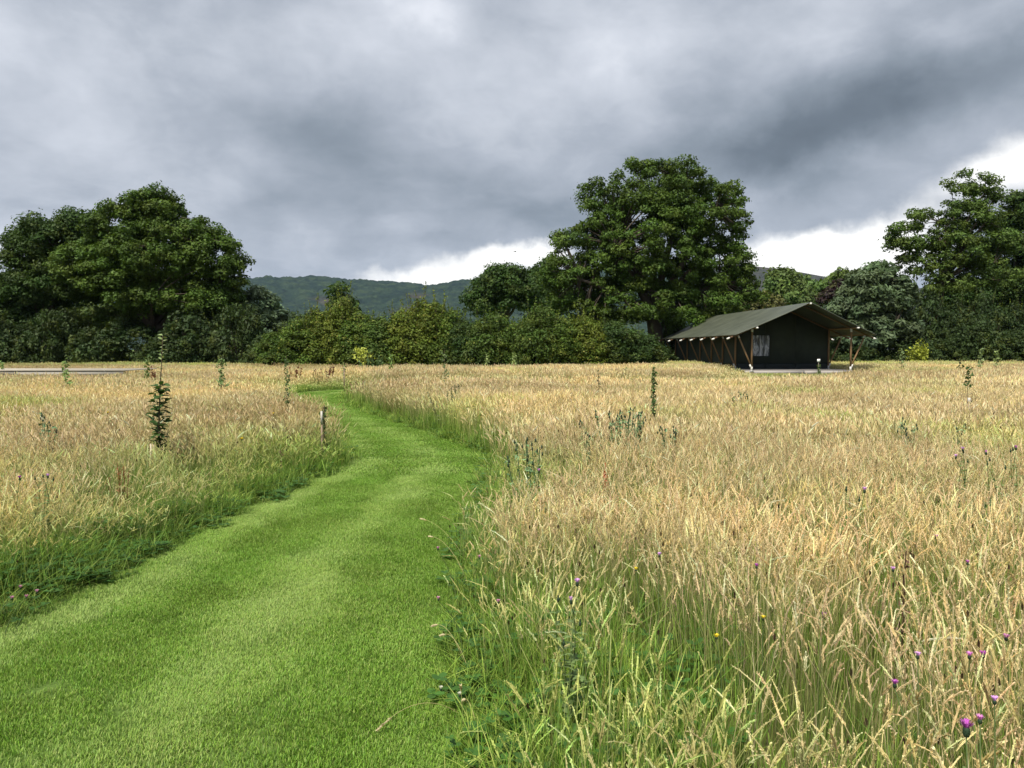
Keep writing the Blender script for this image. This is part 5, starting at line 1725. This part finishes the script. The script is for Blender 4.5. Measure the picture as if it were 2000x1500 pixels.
# knapweed
KW = [(1607, 1201, 'purple knapweed flower on the left of the foreground thistles'), (1800, 1287, 'wide open purple knapweed flower low in the right foreground'),
      (1893, 1281, 'purple knapweed flower, brighter of the pair side by side'), (1919, 1279, 'purple knapweed flower, dimmer of the pair side by side'),
      (1938, 1366, 'pink knapweed flower above the largest purple flower'), (1936, 1424, 'pink knapweed flower almost touching the largest purple flower'),
      (1757, 1345, 'small pink knapweed flower under the wide open one'), (1760, 1122, 'pale pink knapweed flower beside the dark dock'), (1972, 1250, 'reddish knapweed flower at the right edge'),
      (1478, 1107, 'small dark pink knapweed head in the middle of the right meadow'), (1288, 1085, 'small dull pink knapweed head above the middle of the right meadow'), (1826, 1048, 'small pink knapweed head high on the right of the meadow'),
      (1899, 1104, 'dark pink knapweed head below the far thistles')]
for k, (px_, py_, lb_) in enumerate(KW):
    thistle(lb_, [(px_, py_, 1)], Dz(py_, .60), 220 + k, 'knapweed flowers scattered in the right meadow', False, 'knapweed', 0.0105, [PURPLE, LILAC, PINK][k % 3], 1.0)
CL = [(855, 1073, 'pink clover head leaning over the path, upper of two'), (858, 1164, 'pink clover head leaning over the path, lower of two'), (937, 1085, 'pink clover head just inside the right meadow'),
      (973, 1173, 'pale pink clover head by the first foreground thistle'), (43, 1146, 'pink clover head in the bottom left clump, topmost'), (70, 1157, 'pink clover head in the bottom left clump, right-hand one'),
      (23, 1169, 'pink clover head in the bottom left clump, lowest'), (52, 1166, 'dull pink clover head inside the bottom left clump')]
for k, (px_, py_, lb_) in enumerate(CL):
    thistle(lb_, [(px_, py_, 1)], Dz(py_, .24 if px_ < 100 else .36), 240 + k, 'clover heads at the edges of the path', False, 'clover', 0.011, (0.60, 0.28, 0.42), 0.8, root_px=px_ + (40 if px_ > 500 else -60))
WC = [(1040, 1484, 'white clover head at the bottom of the photo'), (862, 1345, 'white clover head at the edge of the mown grass'), (898, 1356, 'cream clover head beside the bent seed stalk')]
for k, (px_, py_, lb_) in enumerate(WC):
    thistle(lb_, [(px_, py_, 1)], Dz(py_, .13), 250 + k, 'white clover heads by the path', False, 'clover', 0.010, (0.62, 0.62, 0.50), 0.8, root_px=px_ + 30)
BC = [(1487, 1204, 'yellow buttercup in the middle of the right foreground'), (1394, 1237, 'small yellow flower left of the middle buttercup'), (1244, 1116, 'small yellow flower up in the right meadow'),
      (213, 806, 'yellow flower in the left meadow before the tall leafy whip'), (472, 858, 'pale yellow flower in the left meadow near the path'), (534, 808, 'yellow flower in the left meadow, farthest from the camera')]
for k, (px_, py_, lb_) in enumerate(BC):
    thistle(lb_, [(px_, py_, 1)], Dz(py_, .55), 260 + k, 'yellow flowers in the meadow', False, 'buttercup', 0.010 if py_ > 900 else 0.02, (0.80, 0.62, 0.04), 0.7)


def tall_weed(px, top_py, d, label, seed, w=0.10, n=5, color=(0.10, 0.17, 0.08), buds=True, cat='plant', name='thistle_clump', leaf=0.019):
    x, _, H = W(px, top_py, d); r = np.random.default_rng(seed)
    root = thing(name, (x, d, 0), label, cat)
    g = Geo(); L = Geo(); B = Geo()
    for k in range(n):
        e = np.array([r.normal() * w, r.normal() * w * 0.6, H * (0.78 + 0.22 * r.random()) if k else H])
        b = np.array([e[0] * 0.4, e[1] * 0.4, 0.0])
        P_ = bez(b, e, r.normal(size=3) * 0.02, 9)
        g.tube(P_, np.linspace(0.005, 0.003, 9), 4, color, cap=False)
        m = 30; t = 0.25 + 0.75 * r.random(m); color = tuple(color)
        Q = np.stack([np.interp(t, np.linspace(0, 1, 9), P_[:, c]) for c in range(3)], 1) + r.normal(size=(m, 3)) * 0.012
        leaf_quads(L, Q, r.normal(size=(m, 3)) + [0, 0, 0.4], leaf * (0.6 + 0.8 * r.random(m)), np.array(color) * (1.9 if buds else 1.0) * (0.6 + 0.8 * r.random((m, 1))), r, 2.2)
        if buds:
            for q in range(3):
                c = e + np.array([r.normal() * 0.02, r.normal() * 0.02, -0.03 * q])
                B.tube([c - [0, 0, .014], c - [0, 0, .005], c + [0, 0, .010], c + [0, 0, .016]], [0.003, 0.008, 0.007, 0.003], 6, (0.05, 0.075, 0.045))
    link('stems', g.mesh(name + '_stems', M_plant, True), root)
    link('foliage', L.mesh(name + '_foliage', M_plant), root)
    if buds: link('buds', B.mesh(name + '_buds', M_plant, True), root)


tall_weed(1218, 797, Dz(797, .86), 'dense grey-green thistle clump in bud, left of the slender leafy whip', 301, 0.13, 13, (0.12, 0.18, 0.09))
tall_weed(1242, 806, Dz(800, .84), 'smaller thistle clump in bud touching the dense one', 302, 0.07, 6, (0.11, 0.17, 0.09))
tall_weed(1045, 857, Dz(857, .80), 'grey-green thistle clump in bud near the right edge of the path bend', 303, 0.09, 6, (0.09, 0.15, 0.07))
tall_weed(1142, 822, Dz(822, .76), 'thin green thistle in bud between the two larger clumps', 304, 0.03, 3, (0.13, 0.18, 0.09))
tall_weed(1302, 834, Dz(834, .72), 'dark-headed thistle in bud right of the dense clump', 305, 0.05, 4, (0.09, 0.14, 0.07))
tall_weed(1460, 766, Dz(768, .80), 'thistles in bud below the left end of the tent', 306, 0.14, 7, (0.12, 0.16, 0.07))
tall_weed(1770, 818, Dz(818, .76), 'grey-green thistle in bud before the right meadow, under the yellow shrub', 307, 0.09, 5, (0.15, 0.19, 0.10))
tall_weed(1872, 830, Dz(830, .72), 'faint thistle in bud below the tufted whip', 308, 0.05, 3, (0.13, 0.17, 0.08))
tall_weed(95, 808, Dz(808, .78), 'dark green thistle in bud in the left meadow', 309, 0.06, 4, (0.08, 0.14, 0.07))
tall_weed(1928, 962, Dz(962, .60), 'leafy green thistle stem among the straw on the right', 310, 0.05, 4, (0.16, 0.24, 0.11), False)
tall_weed(885, 752, Dz(752, .85), 'dark dead-headed thistles beyond the path, mid meadow', 311, 0.22, 8, (0.10, 0.11, 0.06))
tall_weed(730, 694, 36.5, 'green weeds growing round the leaning sapling', 312, 0.4, 8, (0.10, 0.16, 0.06), False, leaf=0.07)
DR = (0.15, 0.065, 0.040)
for k, (px_, py_, z_, n_, w_, lb_, cl_) in enumerate([
        (640, 716, .82, 9, 0.16, 'group of red-brown dock spikes beyond the path bend, tallest in the row', DR),
        (620, 722, .70, 7, 0.16, 'shorter red-brown dock spikes beside the tallest group', DR),
        (667, 733, .45, 4, 0.06, 'small red-brown dock by the spindly whip', DR), (575, 716, .84, 5, 0.16, 'rusty dock spikes behind the thin dark whip', (0.20, 0.09, 0.05)),
        (300, 715, .98, 4, 0.08, 'rusty dock spikes in the far left meadow', (0.22, 0.11, 0.07)),
        (240, 905, .55, 6, 0.06, 'brown dock in seed left of the broken stake', (0.26, 0.13, 0.06)), (1180, 905, .58, 2, 0.01, 'single bright red dock spike in the right meadow', (0.42, 0.09, 0.05)),
        (1768, 1075, .66, 2, 0.014, 'dark brown dock spike standing in the right foreground', (0.085, 0.045, 0.03)), (1582, 880, .62, 1, 0.01, 'small rusty dock spike in mid meadow, below the tent porch', (0.30, 0.11, 0.06)),
        (700, 742, .55, 5, 0.2, 'rusty dock seed heads at the tip of the right meadow', (0.20, 0.11, 0.07)), (545, 876, .42, 1, 0.01, 'dark withered stalk in the left meadow close to the path', (0.12, 0.07, 0.05))]):
    tall_weed(px_, py_, Dz(py_, z_), lb_, 320 + k, w_, n_, cl_, False, 'plant', 'dock', 0.011 if py_ > 800 else 0.045)


# ------------------------------------------------------------------ long seed stalks bent over the mown grass
def seed_stalk(p0, p1, z0, z1, top, label, seed, R=0.006):
    r = np.random.default_rng(seed)
    a = np.array([*G(*p0), 0]); b = np.array([*G(*p1), 0])
    root = thing('seed_stalk', tuple(a), label, 'grass stalk', 'long grass stalks leaning out over the path')
    e = b - a; e[2] = z1
    Q = bez((0, 0, z0), e, (0, 0, top), 14)
    g = Geo(); g.tube(Q, np.linspace(0.0014, 0.0009, 14), 5, (0.45, 0.42, 0.18), cap=False)
    link('stem', g.mesh('stalk_stem', M_plant, True), root)
    g = Geo(); n = 46
    t = 0.84 + 0.16 * r.random(n)
    T = Q[-1] - Q[-2]; T /= np.linalg.norm(T)
    C0_ = np.stack([np.interp(t, np.linspace(0, 1, 14), Q[:, c]) for c in range(3)], 1)
    o_ = r.normal(size=(n, 3)); o_ -= (o_ @ T)[:, None] * T; o_ /= np.linalg.norm(o_, axis=1, keepdims=True)
    E_ = C0_ + o_ * R * 1.1 + T * 0.012
    g.ribbons(np.stack([C0_, (C0_ + E_) / 2, E_], 1), np.tile([[0.003, 0.005, 0.001]], (n, 1)), np.cross(o_, T), (0.60, 0.52, 0.32))
    link('seed_head', g.mesh('stalk_head', M_plant), root)


seed_stalk((905, 1400), (738, 1440), 0.0, 0.03, 0.16, 'longest pale stalk lying out over the mown grass near the bottom', 401)
seed_stalk((905, 1310), (846, 1290), 0.05, 0.17, 0.12, 'pale stalk with a drooping head, second above the longest', 402)
seed_stalk((915, 1330), (862, 1302), 0.05, 0.15, 0.12, 'pale stalk with a short head just under the second one', 403)
seed_stalk((905, 1440), (900, 1440), 0.05, 0.20, 0.02, 'short upright pale stalk beside the longest one', 404)
seed_stalk((935, 1450), (905, 1415), 0.02, 0.10, 0.10, 'pale stalk with its head hanging at the grass edge', 405)
seed_stalk((905, 1140), (838, 1110), 0.08, 0.22, 0.12, 'thin stalk reaching over the path by the upper clover head', 406)
seed_stalk((900, 1100), (822, 1082), 0.08, 0.26, 0.10, 'thin stalk reaching farthest over the path by the upper clover head', 407)
seed_stalk((330, 990), (372, 950), 0.02, 0.10, 0.06, 'pale stalk bent sideways at the foot of the broken stake', 408)

# ------------------------------------------------------------------ a bird low over the far hills
b = thing('bird', W(1006, 492, 160), 'tiny dark bird in the bright gap of sky left of the big oak', 'bird')
g = Geo(); g.tube([(-0.28, 0, 0), (-0.15, 0, 0.03), (0.05, 0, 0.04), (0.2, 0, 0.03), (0.28, 0, 0.02)], [0.01, 0.06, 0.09, 0.05, 0.015], 8, (0.02, 0.02, 0.02))
link('body', g.mesh('bird_body', M_wood, True), b)
for s in (-1, 1):
    g = Geo(); g.add([(-0.1, 0, 0.06), (0.12, 0, 0.06), (0.06, 0.32 * s, 0.18), (-0.1, 0.32 * s, 0.17), (-0.12, 0.62 * s, 0.05), (-0.1, 0, 0.045), (0.12, 0, 0.045), (0.06, 0.32 * s, 0.165), (-0.1, 0.32 * s, 0.155)],
                     [(0, 1, 2, 3), (6, 5, 8, 7), (1, 6, 7, 2), (5, 0, 3, 8)], [(3, 2, 4), (7, 8, 4), (2, 7, 4), (8, 3, 4)], (0.02, 0.02, 0.02))
    link('wing', g.mesh('bird_wing', M_wood), b)
b.rotation_euler = (0, 0, 0.6)
